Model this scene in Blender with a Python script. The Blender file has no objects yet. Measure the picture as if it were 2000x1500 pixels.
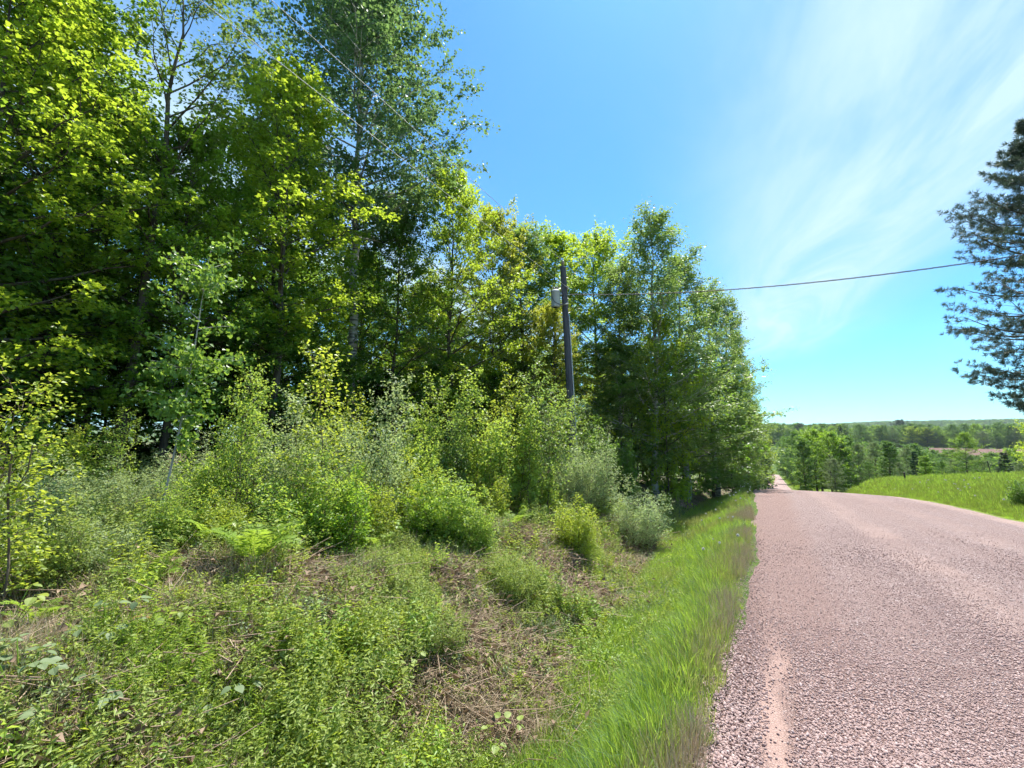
import bpy, math, random
import numpy as np
from mathutils import Vector

random.seed(7)
RNG = np.random.default_rng(7)
SC = bpy.context.scene
COL = SC.collection
R = math.radians

# ------------------------------------------------------------------ camera
EYE = (0.0, 0.0, 1.6)
YAW, PITCH = R(30.3), math.atan2(100, 850)
cam_d = bpy.data.cameras.new('camera')
cam_d.sensor_width = 36.0
cam_d.lens = 36.0 * 850 / 2000
cam_d.clip_start = 0.05
cam_d.clip_end = 12000
cam = bpy.data.objects.new('camera', cam_d)
cam.location = EYE
cam.rotation_euler = (math.pi / 2 + PITCH, 0, YAW)
COL.objects.link(cam)
SC.camera = cam

# ------------------------------------------------------------------ sky, sun, exposure
SUN_EL, SUN_AZ = R(63), R(-6)          # azimuth clockwise from +Y (the road's direction)
sun_dir = Vector((math.sin(SUN_AZ) * math.cos(SUN_EL), math.cos(SUN_AZ) * math.cos(SUN_EL), math.sin(SUN_EL)))
W = bpy.data.worlds.new('World')
SC.world = W
W.use_nodes = True


class NT:
    """tiny helper to wire shader nodes"""
    def __init__(s, tree):
        s.t = tree
        tree.nodes.clear()

    def n(s, typ, ins=None, **props):
        nd = s.t.nodes.new(typ)
        for k, v in props.items():
            setattr(nd, k, v)
        for k, v in (ins or {}).items():
            if isinstance(v, bpy.types.NodeSocket):
                s.t.links.new(v, nd.inputs[k])
            else:
                nd.inputs[k].default_value = v
        return nd

    def math(s, op, a, b=0.0, c=0.0):
        return s.n('ShaderNodeMath', {0: a, 1: b, 2: c}, operation=op).outputs[0]

    def mix(s, f, a, b, mode='MIX'):
        nd = s.n('ShaderNodeMix', data_type='RGBA', blend_type=mode)
        for i, v in ((0, f), (6, a), (7, b)):
            if isinstance(v, bpy.types.NodeSocket):
                s.t.links.new(v, nd.inputs[i])
            else:
                nd.inputs[i].default_value = (v if i == 0 else (*v, 1) if len(v) == 3 else v)
        return nd.outputs[2]

    def ramp(s, f, lo, hi):
        return s.n('ShaderNodeMapRange', {0: f, 1: lo, 2: hi, 3: 0.0, 4: 1.0}, interpolation_type='SMOOTHSTEP').outputs[0]

    def noise(s, vec, scale, detail=4.0, rough=0.55, dist=0.0):
        return s.n('ShaderNodeTexNoise', {'Vector': vec, 'Scale': scale, 'Detail': detail, 'Roughness': rough, 'Distortion': dist}).outputs[0]


w = NT(W.node_tree)
sky = w.n('ShaderNodeTexSky', sky_type='NISHITA', sun_disc=False, sun_elevation=SUN_EL, sun_rotation=SUN_AZ,
          altitude=300, air_density=1.0, dust_density=0.4, ozone_density=1.4)
tc = w.n('ShaderNodeTexCoord')
sep = w.n('ShaderNodeSeparateXYZ', {0: tc.outputs['Generated']})
zc = w.math('MAXIMUM', sep.outputs[2], 0.02)
U = w.math('DIVIDE', sep.outputs[0], zc)
V = w.math('DIVIDE', sep.outputs[1], zc)
# cirrus: streaks on a high plane that run along the road's direction
warp = w.noise(w.n('ShaderNodeCombineXYZ', {0: w.math('MULTIPLY', U, 0.5), 1: w.math('MULTIPLY', V, 0.25), 2: 3.1}).outputs[0], 1.0, 3)
Uw = w.math('ADD', U, w.math('MULTIPLY', w.math('SUBTRACT', warp, 0.5), 0.4))
Uw = w.math('ADD', Uw, w.math('MULTIPLY', V, 0.115))
streak = w.noise(w.n('ShaderNodeCombineXYZ', {0: w.math('MULTIPLY', Uw, 1.9), 1: w.math('MULTIPLY', V, 0.5), 2: 0.7}).outputs[0], 1.0, 8, 0.62, 0.8)
ph = w.math('MULTIPLY', w.math('SUBTRACT', Uw, 0.74), 2.5)        # broad bands of cirrus, repeating every ~2 units
band = w.math('ADD', w.math('MULTIPLY', w.math('COSINE', ph), 0.5), 0.5)
band = w.math('POWER', band, 1.9)
vfade = w.math('SUBTRACT', 1.0, w.ramp(V, 4.2, 7.5))
cl = w.math('MULTIPLY', w.math('MULTIPLY', band, vfade), w.math('ADD', 0.36, w.math('MULTIPLY', w.ramp(streak, 0.28, 0.72), 0.85)))
cl = w.math('MINIMUM', cl, 0.9)
tinted = w.mix(1.0, sky.outputs[0], (0.52, 1.08, 1.38), 'MULTIPLY')
cloudcol = w.mix(1.0, tinted, (0.0, 0.0, 0.0), 'ADD')
skyc = w.mix(w.math('MULTIPLY', cl, 0.95), tinted, (4.6, 6.1, 6.7))
bg = w.n('ShaderNodeBackground', {'Color': skyc, 'Strength': 0.077})
w.n('ShaderNodeOutputWorld', {'Surface': bg.outputs[0]})

sun_d = bpy.data.lights.new('sun', 'SUN')
sun_d.energy = 5.0
sun_d.angle = R(0.5)
sun_d.color = (1.0, 0.955, 0.87)
sun = bpy.data.objects.new('sun', sun_d)
sun.rotation_euler = sun_dir.to_track_quat('Z', 'Y').to_euler()
sun.location = (30, 40, 60)
COL.objects.link(sun)

SC.view_settings.view_transform = 'Standard'
SC.view_settings.look = 'None'
SC.view_settings.gamma = 1
SC.view_settings.use_curve_mapping = False
SC.view_settings.exposure = 1.15
SC.render.engine = 'CYCLES'
cy = SC.cycles
cy.max_bounces = 6
cy.diffuse_bounces = 3
cy.glossy_bounces = 2
cy.transmission_bounces = 4
cy.transparent_max_bounces = 4
cy.volume_bounces = 0
cy.use_adaptive_sampling = True
cy.adaptive_threshold = 0.035
cy.use_denoising = True
cy.caustics_reflective = False
cy.caustics_refractive = False
cy.sample_clamp_indirect = 6


# ------------------------------------------------------------------ helpers
def smooth(a, b, x):
    t = np.clip((np.asarray(x, float) - a) / (b - a), 0, 1)
    return t * t * (3 - 2 * t)


_fr = np.array([[math.cos(YAW), math.sin(YAW), 0],
                [-math.sin(YAW) * math.cos(PITCH), math.cos(YAW) * math.cos(PITCH), math.sin(PITCH)]])


def bearing(px):
    """angle from the road's direction (+ to the right) for a column of the photograph"""
    return math.atan((px - 1000) / 850) - YAW


def spot(px, d):
    b = bearing(px)
    return d * math.sin(b), d * math.cos(b)


def zat(px, py, d):
    """height of a point d metres away (over ground) seen at that row"""
    return EYE[2] + (850 - py) / 850 * math.cos(math.atan((px - 1000) / 850)) * d


# slope table of the road, integrated
_ys = np.arange(-60, 3001, 1.0)
_sl = np.interp(_ys, [-60, 0, 24, 50, 114, 150, 270, 330, 400, 3000], [-.03, -.055, -.056, -.135, -.066, -.056, -.056, -.02, 0, 0])
_zs = np.concatenate([[0], np.cumsum((_sl[1:] + _sl[:-1]) / 2)])
_zs -= np.interp(0, _ys, _zs)


def zroad(y):
    return np.interp(y, _ys, _zs)


# value noise for terrain relief
_grid = RNG.random((256, 256))


def vnoise(x, y):
    x = np.asarray(x, float); y = np.asarray(y, float)
    xi = np.floor(x).astype(int); yi = np.floor(y).astype(int)
    fx = x - xi; fy = y - yi
    fx = fx * fx * (3 - 2 * fx); fy = fy * fy * (3 - 2 * fy)
    g = lambda a, b: _grid[a & 255, b & 255]
    return (g(xi, yi) * (1 - fx) + g(xi + 1, yi) * fx) * (1 - fy) + (g(xi, yi + 1) * (1 - fx) + g(xi + 1, yi + 1) * fx) * fy


def left_edge(y):
    y = np.asarray(y, float)
    return -0.45 - 0.75 * smooth(6, 40, y) + 0.10 * (vnoise(y * 1.3, 3.3) - .5) + 0.08 * (vnoise(y * 4.1, 9.3) - .5)


RIGHT_EDGE = 6.9


def right_edge(y):
    return RIGHT_EDGE - 3.0 * smooth(45, 105, y) + 0.3 * (vnoise(np.asarray(y, float) * .7, 17.7) - .5)


def ditch_x(y):
    return -1.5 - 1.75 * smooth(2, 22, y)


def ground_z(x, y):
    x = np.asarray(x, float); y = np.asarray(y, float)
    zr = zroad(y)
    # left: verge, ditch, bank, wood
    le = -0.45 - 0.75 * smooth(6, 40, y)
    xd = ditch_x(y)
    t1 = np.clip((x - xd) / (le - xd), 0, 1)
    verge = -0.85 * (1 - t1 * t1 * (3 - 2 * t1))
    u = np.clip(xd - x, 0, 200)
    bank = -0.85 + 1.05 * smooth(0.2, 3.2, u) + 0.45 * smooth(3, 10, u) + 0.012 * np.clip(u - 8, 0, 60)
    bank = bank + (0.34 * (vnoise(x * .8, y * .8) - .5) + 0.16 * (vnoise(x * 2.3, y * 2.3) - .5)) * smooth(0.1, 1.2, u)
    cl = np.where(x > xd, verge, bank)
    cl = np.where(x >= le, 0.0, cl)
    cl = cl * (1 - 0.75 * smooth(45, 75, y))
    # right: meadow on a shoulder, then the valley
    zf = -0.95 - 0.055 * np.clip(y - 15, 0, 60) + 0.09 * (np.clip(x, 7, 22) - 7) - 0.12 * np.clip(y - 62, 0, 1e4) * 1.0
    zf = zf + 0.03 * np.clip(x - 22, 0, 40)
    zf = zf + 0.22 * (vnoise(x * .35, y * .35) - .5) + 0.08 * (vnoise(x * 1.4, y * 1.4) - .5)
    # valley floor and rising far land (depends on distance)
    d = np.hypot(x, y)
    az = np.arctan2(x, np.maximum(y, 1e-3))
    rightness = smooth(R(2), R(11), az)
    valley = np.interp(d, [0, 80, 150, 270, 330, 480, 560, 800, 1200, 1900, 2600, 6000],
                       [-7, -8, -12, -18.9, -20, -6, -4, -14, -22, 14, 30, 10])
    vright = np.interp(d, [0, 80, 130, 200, 300, 450, 560, 800, 1200, 1900, 2600, 6000],
                       [-6, -7, -11, -14.5, -13.5, -8.0, -11, -16, -18, 22, 44, 20])
    val = valley * (1 - rightness) + vright * rightness
    zr_side = np.maximum(zf, val)
    k = smooth(0, 3.4, x - (RIGHT_EDGE + 0.15))
    k2 = smooth(62, 130, y)
    right = zr * (1 - k) + zr_side * k
    z = np.where(x > 0, right, zr + cl)
    # well beyond, everything follows the far land
    f = smooth(270, 380, d)
    z = z * (1 - f) + val * f
    return z


def gz(x, y):
    return float(ground_z(x, y))


# ------------------------------------------------------------------ mesh building
def mesh_np(name, V_, F_, mat=None, tint=None, smooth_shade=False, mats=None, mat_idx=None):
    V_ = np.asarray(V_, np.float32).reshape(-1, 3)
    F_ = np.asarray(F_, np.int32)
    k = F_.shape[1]
    me = bpy.data.meshes.new(name)
    me.vertices.add(len(V_))
    me.vertices.foreach_set('co', V_.ravel())
    me.loops.add(F_.size)
    me.loops.foreach_set('vertex_index', F_.ravel())
    me.polygons.add(len(F_))
    me.polygons.foreach_set('loop_start', np.arange(0, F_.size, k, dtype=np.int32))
    me.polygons.foreach_set('loop_total', np.full(len(F_), k, np.int32))
    if mats:
        for m in mats:
            me.materials.append(m)
        if mat_idx is not None:
            me.polygons.foreach_set('material_index', np.asarray(mat_idx, np.int32))
    elif mat:
        me.materials.append(mat)
    if tint is not None:
        a = me.attributes.new('tint', 'FLOAT', 'POINT')
        a.data.foreach_set('value', np.asarray(tint, np.float32))
    if smooth_shade:
        me.polygons.foreach_set('use_smooth', np.ones(len(F_), bool))
    me.update(calc_edges=True)
    me.validate()
    return me


class Buf:
    def __init__(s):
        s.v = []; s.f = []; s.t = []; s.m = []; s.n = 0

    def add(s, V_, F_, tint=None, m=0):
        V_ = np.asarray(V_, float).reshape(-1, 3); F_ = np.asarray(F_, int)
        if F_.shape[1] == 4:
            F_ = np.concatenate([F_[:, [0, 1, 2]], F_[:, [0, 2, 3]]])
        s.v.append(V_); s.f.append(F_ + s.n); s.n += len(V_)
        s.t.append(np.full(len(V_), 0.5) if tint is None else np.broadcast_to(tint, (len(V_),)))
        s.m.append(np.full(len(F_), m))

    def mesh(s, name, mats, smooth_shade=False):
        return mesh_np(name, np.concatenate(s.v), np.concatenate(s.f), None, np.concatenate(s.t), smooth_shade,
                       mats if isinstance(mats, (list, tuple)) else [mats], np.concatenate(s.m))


def norm(a):
    return a / np.maximum(np.linalg.norm(a, axis=-1, keepdims=True), 1e-9)


def tubes(P, Rr, sides):
    """N tubes at once: P (N,K,3) centre lines, Rr (N,K) radii -> verts, quads"""
    P = np.asarray(P, float); Rr = np.asarray(Rr, float)
    N, K, _ = P.shape
    T = norm(np.gradient(P, axis=1))
    ref = np.where(np.abs(T[..., 2:3]) > 0.9, np.array([1.0, 0, 0]), np.array([0, 0, 1.0]))
    A = norm(np.cross(T, ref)); B = np.cross(T, A)
    an = np.arange(sides) / sides * 2 * math.pi
    ring = P[:, :, None, :] + Rr[:, :, None, None] * (A[:, :, None, :] * np.cos(an)[None, None, :, None] + B[:, :, None, :] * np.sin(an)[None, None, :, None])
    V_ = ring.reshape(-1, 3)
    i = np.arange(K - 1)[:, None] * sides; j = np.arange(sides)[None, :]; j2 = (j + 1) % sides
    q = np.stack([i + j, i + j2, i + sides + j2, i + sides + j], -1).reshape(-1, 4)
    F_ = (q[None] + (np.arange(N) * K * sides)[:, None, None]).reshape(-1, 4)
    return V_, F_


def leaves(P, T, Nn, L, Wd, fold=0.18, droop=0.12):
    """N folded pointed leaves (2 quads each as 4 tris)"""
    N = len(P)
    T = norm(T); B = norm(np.cross(T, Nn)); Nn = np.cross(B, T)
    L = np.broadcast_to(L, (N,))[:, None]; Wd = np.broadcast_to(Wd, (N,))[:, None]
    c = P + T * L * .5 - Nn * L * droop * .3
    a = P + T * L * .42 + B * Wd * .5 + Nn * Wd * fold
    b = P + T * L * .42 - B * Wd * .5 + Nn * Wd * fold
    tip = P + T * L - Nn * L * droop
    V_ = np.stack([P, a, tip, b], 1).reshape(-1, 3)
    base = (np.arange(N) * 4)[:, None]
    F_ = np.concatenate([base + [0, 1, 2], base + [0, 2, 3]])
    return V_, F_


# ------------------------------------------------------------------ objects
def link(o):
    COL.objects.link(o)
    return o


def ob(name, me, parent=None, loc=(0, 0, 0), rot=(0, 0, 0), scl=(1, 1, 1)):
    o = bpy.data.objects.new(name, me)
    o.location = loc; o.rotation_euler = rot; o.scale = scl
    if parent:
        o.parent = parent
    return link(o)


def tag(o, label=None, cat=None, group=None, kind=None):
    if label: o['label'] = label
    if cat: o['category'] = cat
    if group: o['group'] = group
    if kind: o['kind'] = kind
    return o


def empty(name, loc=(0, 0, 0), rot=(0, 0, 0), scl=(1, 1, 1)):
    o = bpy.data.objects.new(name, None)
    o.empty_display_size = .3
    o.location = loc; o.rotation_euler = rot; o.scale = scl
    return link(o)


def use_mat(o, mat, slot=0):
    o.material_slots[slot].link = 'OBJECT'
    o.material_slots[slot].material = mat


# ------------------------------------------------------------------ materials
def new_mat(name):
    m = bpy.data.materials.new(name)
    m.use_nodes = True
    return m, NT(m.node_tree)


def leaf_mat(name, c1, c2, trans, tmix=0.42, rough=0.42, spec=0.35):
    """c1..c2: leaf colours picked leaf by leaf; trans: light that comes through"""
    m, t = new_mat(name)
    at = t.n('ShaderNodeAttribute', attribute_name='tint')
    oi = t.n('ShaderNodeObjectInfo')
    f = t.math('ADD', at.outputs['Fac'], t.math('MULTIPLY', t.math('SUBTRACT', oi.outputs['Random'], 0.5), 0.35))
    f = t.n('ShaderNodeClamp', {0: f}).outputs[0]
    c = t.mix(f, c1, c2)
    tr = t.mix(f, tuple(0.75 * x for x in trans), trans)
    p = t.n('ShaderNodeBsdfPrincipled', {'Base Color': c, 'Roughness': rough, 'Specular IOR Level': spec})
    tl = t.n('ShaderNodeBsdfTranslucent', {'Color': tr})
    mx = t.n('ShaderNodeMixShader', {0: tmix, 1: p.outputs[0], 2: tl.outputs[0]})
    t.n('ShaderNodeOutputMaterial', {0: mx.outputs[0]})
    return m


def plain_mat(name, c1, c2, scale=8.0, rough=0.85, stretch=(1, 1, 1), bump=0.3, metal=0.0, spec=0.3):
    m, t = new_mat(name)
    tc_ = t.n('ShaderNodeTexCoord')
    mp = t.n('ShaderNodeMapping', {'Vector': tc_.outputs['Object'], 'Scale': stretch})
    n1 = t.noise(mp.outputs[0], scale, 6, .65)
    c = t.mix(t.ramp(n1, .3, .7), c1, c2)
    bp = t.n('ShaderNodeBump', {'Strength': bump, 'Distance': .02, 'Height': n1})
    p = t.n('ShaderNodeBsdfPrincipled', {'Base Color': c, 'Roughness': rough, 'Metallic': metal, 'Specular IOR Level': spec, 'Normal': bp.outputs[0]})
    t.n('ShaderNodeOutputMaterial', {0: p.outputs[0]})
    return m


def birch_mat(name):
    m, t = new_mat(name)
    tc_ = t.n('ShaderNodeTexCoord')
    mp = t.n('ShaderNodeMapping', {'Vector': tc_.outputs['Object'], 'Scale': (1.2, 1.2, 7.0)})
    n1 = t.noise(mp.outputs[0], 1.6, 6, .7)
    n2 = t.noise(tc_.outputs['Object'], .9, 4, .6)
    f = t.math('MULTIPLY', t.ramp(n1, .48, .58), t.ramp(n2, .25, .5))
    c = t.mix(f, (.40, .39, .37), (.05, .045, .045))
    p = t.n('ShaderNodeBsdfPrincipled', {'Base Color': c, 'Roughness': .7})
    t.n('ShaderNodeOutputMaterial', {0: p.outputs[0]})
    return m


M = {}
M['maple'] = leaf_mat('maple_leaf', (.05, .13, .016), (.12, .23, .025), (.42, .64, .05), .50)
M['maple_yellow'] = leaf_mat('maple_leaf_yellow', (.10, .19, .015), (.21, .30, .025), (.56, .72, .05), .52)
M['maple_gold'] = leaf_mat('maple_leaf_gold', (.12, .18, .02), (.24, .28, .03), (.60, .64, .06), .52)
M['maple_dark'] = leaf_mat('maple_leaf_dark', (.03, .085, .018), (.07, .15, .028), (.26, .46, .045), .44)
M['aspen'] = leaf_mat('aspen_leaf', (.045, .10, .04), (.10, .175, .075), (.26, .42, .11), .40, .5, .25)
M['birch'] = leaf_mat('birch_leaf', (.06, .13, .035), (.13, .21, .055), (.36, .52, .09), .45, .4, .45)
M['ash'] = leaf_mat('ash_leaf', (.06, .12, .03), (.13, .19, .04), (.34, .46, .06), .42)
M['willow'] = leaf_mat('willow_leaf', (.20, .28, .13), (.38, .46, .26), (.50, .62, .21), .44, .5, .35)
M['shrub'] = leaf_mat('shrub_leaf', (.12, .23, .035), (.25, .38, .075), (.54, .70, .09), .48)
M['lime'] = leaf_mat('lime_leaf', (.17, .26, .03), (.31, .38, .05), (.60, .70, .07), .48)
M['fern'] = leaf_mat('fern_frond', (.13, .23, .03), (.25, .37, .06), (.48, .65, .07), .47, .5, .25)
M['grass'] = leaf_mat('grass_blade', (.11, .22, .025), (.28, .41, .06), (.46, .66, .07), .50, .5, .3)
M['grass_dry'] = leaf_mat('grass_blade_dry', (.20, .24, .06), (.38, .38, .14), (.45, .48, .14), .38, .6, .2)
M['grass_blue'] = leaf_mat('grass_blade_blue', (.07, .15, .045), (.17, .27, .10), (.28, .42, .12), .38, .5, .3)
M['grass_yellow'] = leaf_mat('meadow_blade', (.115, .175, .03), (.24, .285, .06), (.36, .45, .07), .40, .5, .3)
M['straw'] = leaf_mat('dead_grass', (.30, .23, .15), (.62, .52, .36), (.40, .31, .19), .25, .8, .2)
M['weed'] = leaf_mat('weed_leaf', (.16, .24, .05), (.34, .41, .11), (.48, .58, .11), .42, .5, .35)
M['weed_pale'] = leaf_mat('weed_leaf_pale', (.11, .165, .075), (.21, .27, .135), (.26, .35, .13), .3, .55, .3)
M['pine'] = leaf_mat('pine_needle', (.04, .07, .055), (.09, .14, .095), (.11, .16, .08), .22, .45, .4)
M['spruce'] = leaf_mat('spruce_needle', (.025, .07, .035), (.05, .11, .05), (.06, .12, .04), .18, .5, .3)
M['far_leaf'] = leaf_mat('distant_leaf', (.05, .13, .035), (.12, .22, .05), (.24, .42, .06), .35, .6, .2)
M['far_pale'] = leaf_mat('distant_pale_leaf', (.12, .18, .08), (.22, .27, .12), (.30, .40, .14), .32, .6, .2)
M['bark'] = plain_mat('grey_brown_bark', (.035, .028, .022), (.12, .10, .08), 3.0, .9, (3, 3, .5), .6)
M['birch_bark'] = birch_mat('white_bark')
M['sapling_bark'] = plain_mat('pale_sapling_bark', (.22, .22, .20), (.36, .35, .32), 3.0, .7, (2, 2, 1.5), .2)
M['twig'] = plain_mat('brown_twig', (.07, .05, .035), (.17, .13, .10), 6.0, .85, (1, 1, 1), .2)
M['dead_wood'] = plain_mat('dead_wood', (.22, .18, .15), (.42, .36, .30), 5.0, .9, (1, 1, 1), .3)
M['litter'] = leaf_mat('leaf_litter', (.15, .10, .07), (.42, .32, .23), (.24, .16, .10), .15, .85, .15)


def ground_mat():
    m, t = new_mat('soil_and_meadow')
    g = t.n('ShaderNodeNewGeometry')
    sp = t.n('ShaderNodeSeparateXYZ', {0: g.outputs['Position']})
    x, y = sp.outputs[0], sp.outputs[1]
    P = g.outputs['Position']
    n1 = t.noise(P, 1.4, 6, .65); n2 = t.noise(P, 11.0, 6, .7); n3 = t.noise(P, .12, 4, .5)
    soil = t.mix(t.ramp(n2, .3, .7), (.07, .048, .038), (.26, .19, .145))
    moss = t.mix(t.ramp(n2, .3, .7), (.03, .065, .012), (.09, .15, .03))
    left = t.mix(t.ramp(n1, .45, .65), soil, moss)
    vergec = t.mix(t.ramp(n2, .35, .7), (.045, .085, .015), (.11, .14, .04))
    left = t.mix(t.ramp(x, -3.2, -2.2), left, vergec)
    mead = t.mix(t.ramp(n1, .3, .7), (.10, .16, .025), (.19, .23, .05))
    mead = t.mix(t.ramp(n3, .35, .7), mead, (.13, .15, .05))
    c = t.mix(t.ramp(x, 2, 5), left, mead)
    far = t.mix(t.ramp(n3, .4, .6), (.05, .10, .02), (.10, .14, .035))
    c = t.mix(t.ramp(y, 120, 220), c, far)
    bp = t.n('ShaderNodeBump', {'Strength': .8, 'Distance': .04, 'Height': n2})
    p = t.n('ShaderNodeBsdfPrincipled', {'Base Color': c, 'Roughness': .95, 'Specular IOR Level': .1, 'Normal': bp.outputs[0]})
    t.n('ShaderNodeOutputMaterial', {0: p.outputs[0]})
    return m


def road_mat():
    m, t = new_mat('red_gravel')
    g = t.n('ShaderNodeNewGeometry')
    P = g.outputs['Position']
    sp = t.n('ShaderNodeSeparateXYZ', {0: P})
    wob = t.math('MULTIPLY', t.math('SUBTRACT', t.noise(P, .5, 3), .5), .5)
    x = t.math('ADD', sp.outputs[0], wob)
    vo = t.n('ShaderNodeTexVoronoi', {'Vector': P, 'Scale': 55.0, 'Randomness': 1.0}, feature='F1')
    vb = t.n('ShaderNodeTexVoronoi', {'Vector': P, 'Scale': 55.0}, feature='DISTANCE_TO_EDGE')
    vs = t.n('ShaderNodeSeparateColor', {0: vo.outputs['Color']})
    stone = t.mix(vs.outputs[0], (.25, .168, .156), (.385, .285, .27))
    stone = t.mix(t.ramp(vs.outputs[1], .82, .95), stone, (.52, .43, .42))
    fine = t.noise(P, 90.0, 4, .7)
    dust = t.mix(fine, (.36, .25, .215), (.46, .335, .29))
    n1 = t.noise(P, 1.1, 5, .6)

    def stripe(c0, hw, soft):
        a = t.math('ABSOLUTE', t.math('SUBTRACT', x, c0))
        return t.math('SUBTRACT', 1.0, t.ramp(a, hw, hw + soft))
    tr = t.math('MAXIMUM', t.math('MULTIPLY', stripe(-.05, .02, .13), t.math('SUBTRACT', .70, t.math('MULTIPLY', t.ramp(sp.outputs[1], 3.0, 7.0), .6))), t.math('MULTIPLY', stripe(2.05, .15, .5), .35))
    tr = t.math('MAXIMUM', tr, t.math('MULTIPLY', stripe(.15, .25, .45), t.math('MULTIPLY', t.ramp(sp.outputs[1], 4.0, 9.0), .12)))
    tr = t.math('MAXIMUM', tr, t.math('MULTIPLY', stripe(4.1, .2, .5), .3))
    tr = t.math('MAXIMUM', tr, t.math('MULTIPLY', stripe(6.4, .2, .6), .5))
    dm = t.math('ADD', tr, t.math('MULTIPLY', t.math('SUBTRACT', n1, .5), .9))
    dm = t.math('MULTIPLY', t.ramp(dm, .1, .8), .85)
    c = t.mix(dm, stone, dust)
    gaps = t.math('MULTIPLY', t.math('SUBTRACT', 1.0, t.ramp(vb.outputs[0], .0, .12)), t.math('SUBTRACT', 1.0, dm))
    c = t.mix(t.math('MULTIPLY', gaps, .55), c, (.10, .055, .05))
    lane = t.noise(t.n('ShaderNodeCombineXYZ', {0: t.math('MULTIPLY', x, 1.6), 1: t.math('MULTIPLY', sp.outputs[1], .035)}).outputs[0], 1.0, 4, .55)
    c = t.mix(t.math('MULTIPLY', t.ramp(lane, .42, .62), .40), c, (.30, .205, .185))
    c = t.mix(t.math('MULTIPLY', stripe(.05, .35, .4), .5), c, (.27, .165, .14))
    broad = t.noise(P, .22, 3, .5)
    c = t.mix(t.math('MULTIPLY', t.ramp(broad, .4, .7), .3), c, (.25, .165, .155))
    h = t.math('MULTIPLY', t.ramp(vb.outputs[0], 0, .25), t.math('SUBTRACT', 1.0, t.math('MULTIPLY', dm, .8)))
    h = t.math('ADD', h, t.math('MULTIPLY', vs.outputs[2], .6))
    bp = t.n('ShaderNodeBump', {'Strength': .9, 'Distance': .012, 'Height': h})
    p = t.n('ShaderNodeBsdfPrincipled', {'Base Color': c, 'Roughness': .9, 'Specular IOR Level': .25, 'Normal': bp.outputs[0]})
    t.n('ShaderNodeOutputMaterial', {0: p.outputs[0]})
    return m


def pebble_mat():
    m, t = new_mat('loose_stone')
    oi = t.n('ShaderNodeObjectInfo')
    r = oi.outputs['Random']
    c = t.mix(t.ramp(r, 0, .75), (.24, .162, .152), (.39, .29, .275))
    c = t.mix(t.ramp(r, .88, 1.0), c, (.50, .41, .40))
    tc_ = t.n('ShaderNodeTexCoord')
    n1 = t.noise(tc_.outputs['Object'], 30.0, 3)
    c = t.mix(t.math('MULTIPLY', n1, .3), c, (.40, .25, .22))
    p = t.n('ShaderNodeBsdfPrincipled', {'Base Color': c, 'Roughness': .85, 'Specular IOR Level': .3})
    t.n('ShaderNodeOutputMaterial', {0: p.outputs[0]})
    return m


M['ground'] = ground_mat()
M['road'] = road_mat()
M['pebble'] = pebble_mat()
M['plough'] = plain_mat('ploughed_soil', (.105, .058, .047), (.16, .092, .075), .15, .95, (1, .1, 1), .2)


# ------------------------------------------------------------------ terrain and road
def axis(fine_lo, fine_hi, step, far, grow=1.16):
    a = list(np.arange(fine_lo, fine_hi + 1e-6, step))
    s = step
    while a[-1] < far:
        s *= grow; a.append(a[-1] + s)
    s = step
    while a[0] > -far:
        s *= grow; a.insert(0, a[0] - s)
    return np.array(a)


gx = axis(-13, 14, .22, 7000)
gy = axis(-4, 34, .25, 7000)
GX, GY = np.meshgrid(gx, gy)
GZ = ground_z(GX, GY)
on_road = (GX > left_edge(GY) + .35) & (GX < right_edge(GY) - .35) & (GY > -39) & (GY < 600)
GZ = GZ - 0.05 * on_road
nx, ny = len(gx), len(gy)
ii = (np.arange(ny - 1)[:, None] * nx + np.arange(nx - 1)[None, :]).ravel()
gq = np.stack([ii, ii + 1, ii + nx + 1, ii + nx], -1)
g_o = ob('ground', mesh_np('ground', np.stack([GX, GY, GZ], -1), gq, M['ground'], smooth_shade=True))
tag(g_o, 'rolling ground of the roadside bank, wood floor, meadow and valley', kind='structure')

ry = np.concatenate([np.arange(-38, 30, .3), np.arange(30, 120, 1.0), np.arange(120, 420, 4.0)])
rt_ = np.linspace(0, 1, 25)
le, re_ = left_edge(ry), right_edge(ry)
RX = le[:, None] * (1 - rt_) + re_[:, None] * rt_
RY = np.repeat(ry[:, None], 25, 1)
RZ = ground_z(np.clip(RX, left_edge(RY) * 0 - .45, RIGHT_EDGE), RY)
RZ = zroad(RY) + 0.012 + 0.07 * (1 - (2 * rt_[None] - 1) ** 2) + 0.025 * (vnoise(RX * 1.1, RY * .35) - .5)
RZ[:, 0] -= .03; RZ[:, -1] -= .03
ri = (np.arange(len(ry) - 1)[:, None] * 25 + np.arange(24)[None, :]).ravel()
rq = np.stack([ri, ri + 1, ri + 26, ri + 25], -1)
r_o = ob('road', mesh_np('road', np.stack([RX, RY, RZ], -1), rq, M['road'], smooth_shade=True))
tag(r_o, 'reddish gravel road running over a crest into the valley', kind='structure')


def road_z(x, y):
    t_ = (x - left_edge(y)) / (right_edge(y) - left_edge(y))
    return zroad(y) + 0.012 + 0.07 * (1 - (2 * t_ - 1) ** 2) + 0.025 * (vnoise(np.asarray(x) * 1.1, np.asarray(y) * .35) - .5)


# ploughed field across the valley
fb = np.linspace(R(13.2), R(30), 40); fd = np.linspace(285, 460, 24)
FB, FD = np.meshgrid(fb, fd)
FX, FY = FD * np.sin(FB), FD * np.cos(FB)
FZ = ground_z(FX, FY) + .25
fi = (np.arange(23)[:, None] * 40 + np.arange(39)[None, :]).ravel()
f_o = ob('ploughed_field', mesh_np('ploughed_field', np.stack([FX, FY, FZ], -1), np.stack([fi, fi + 1, fi + 41, fi + 40], -1), M['plough'], smooth_shade=True))
tag(f_o, 'bare reddish brown ploughed field across the valley', kind='structure')


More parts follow.
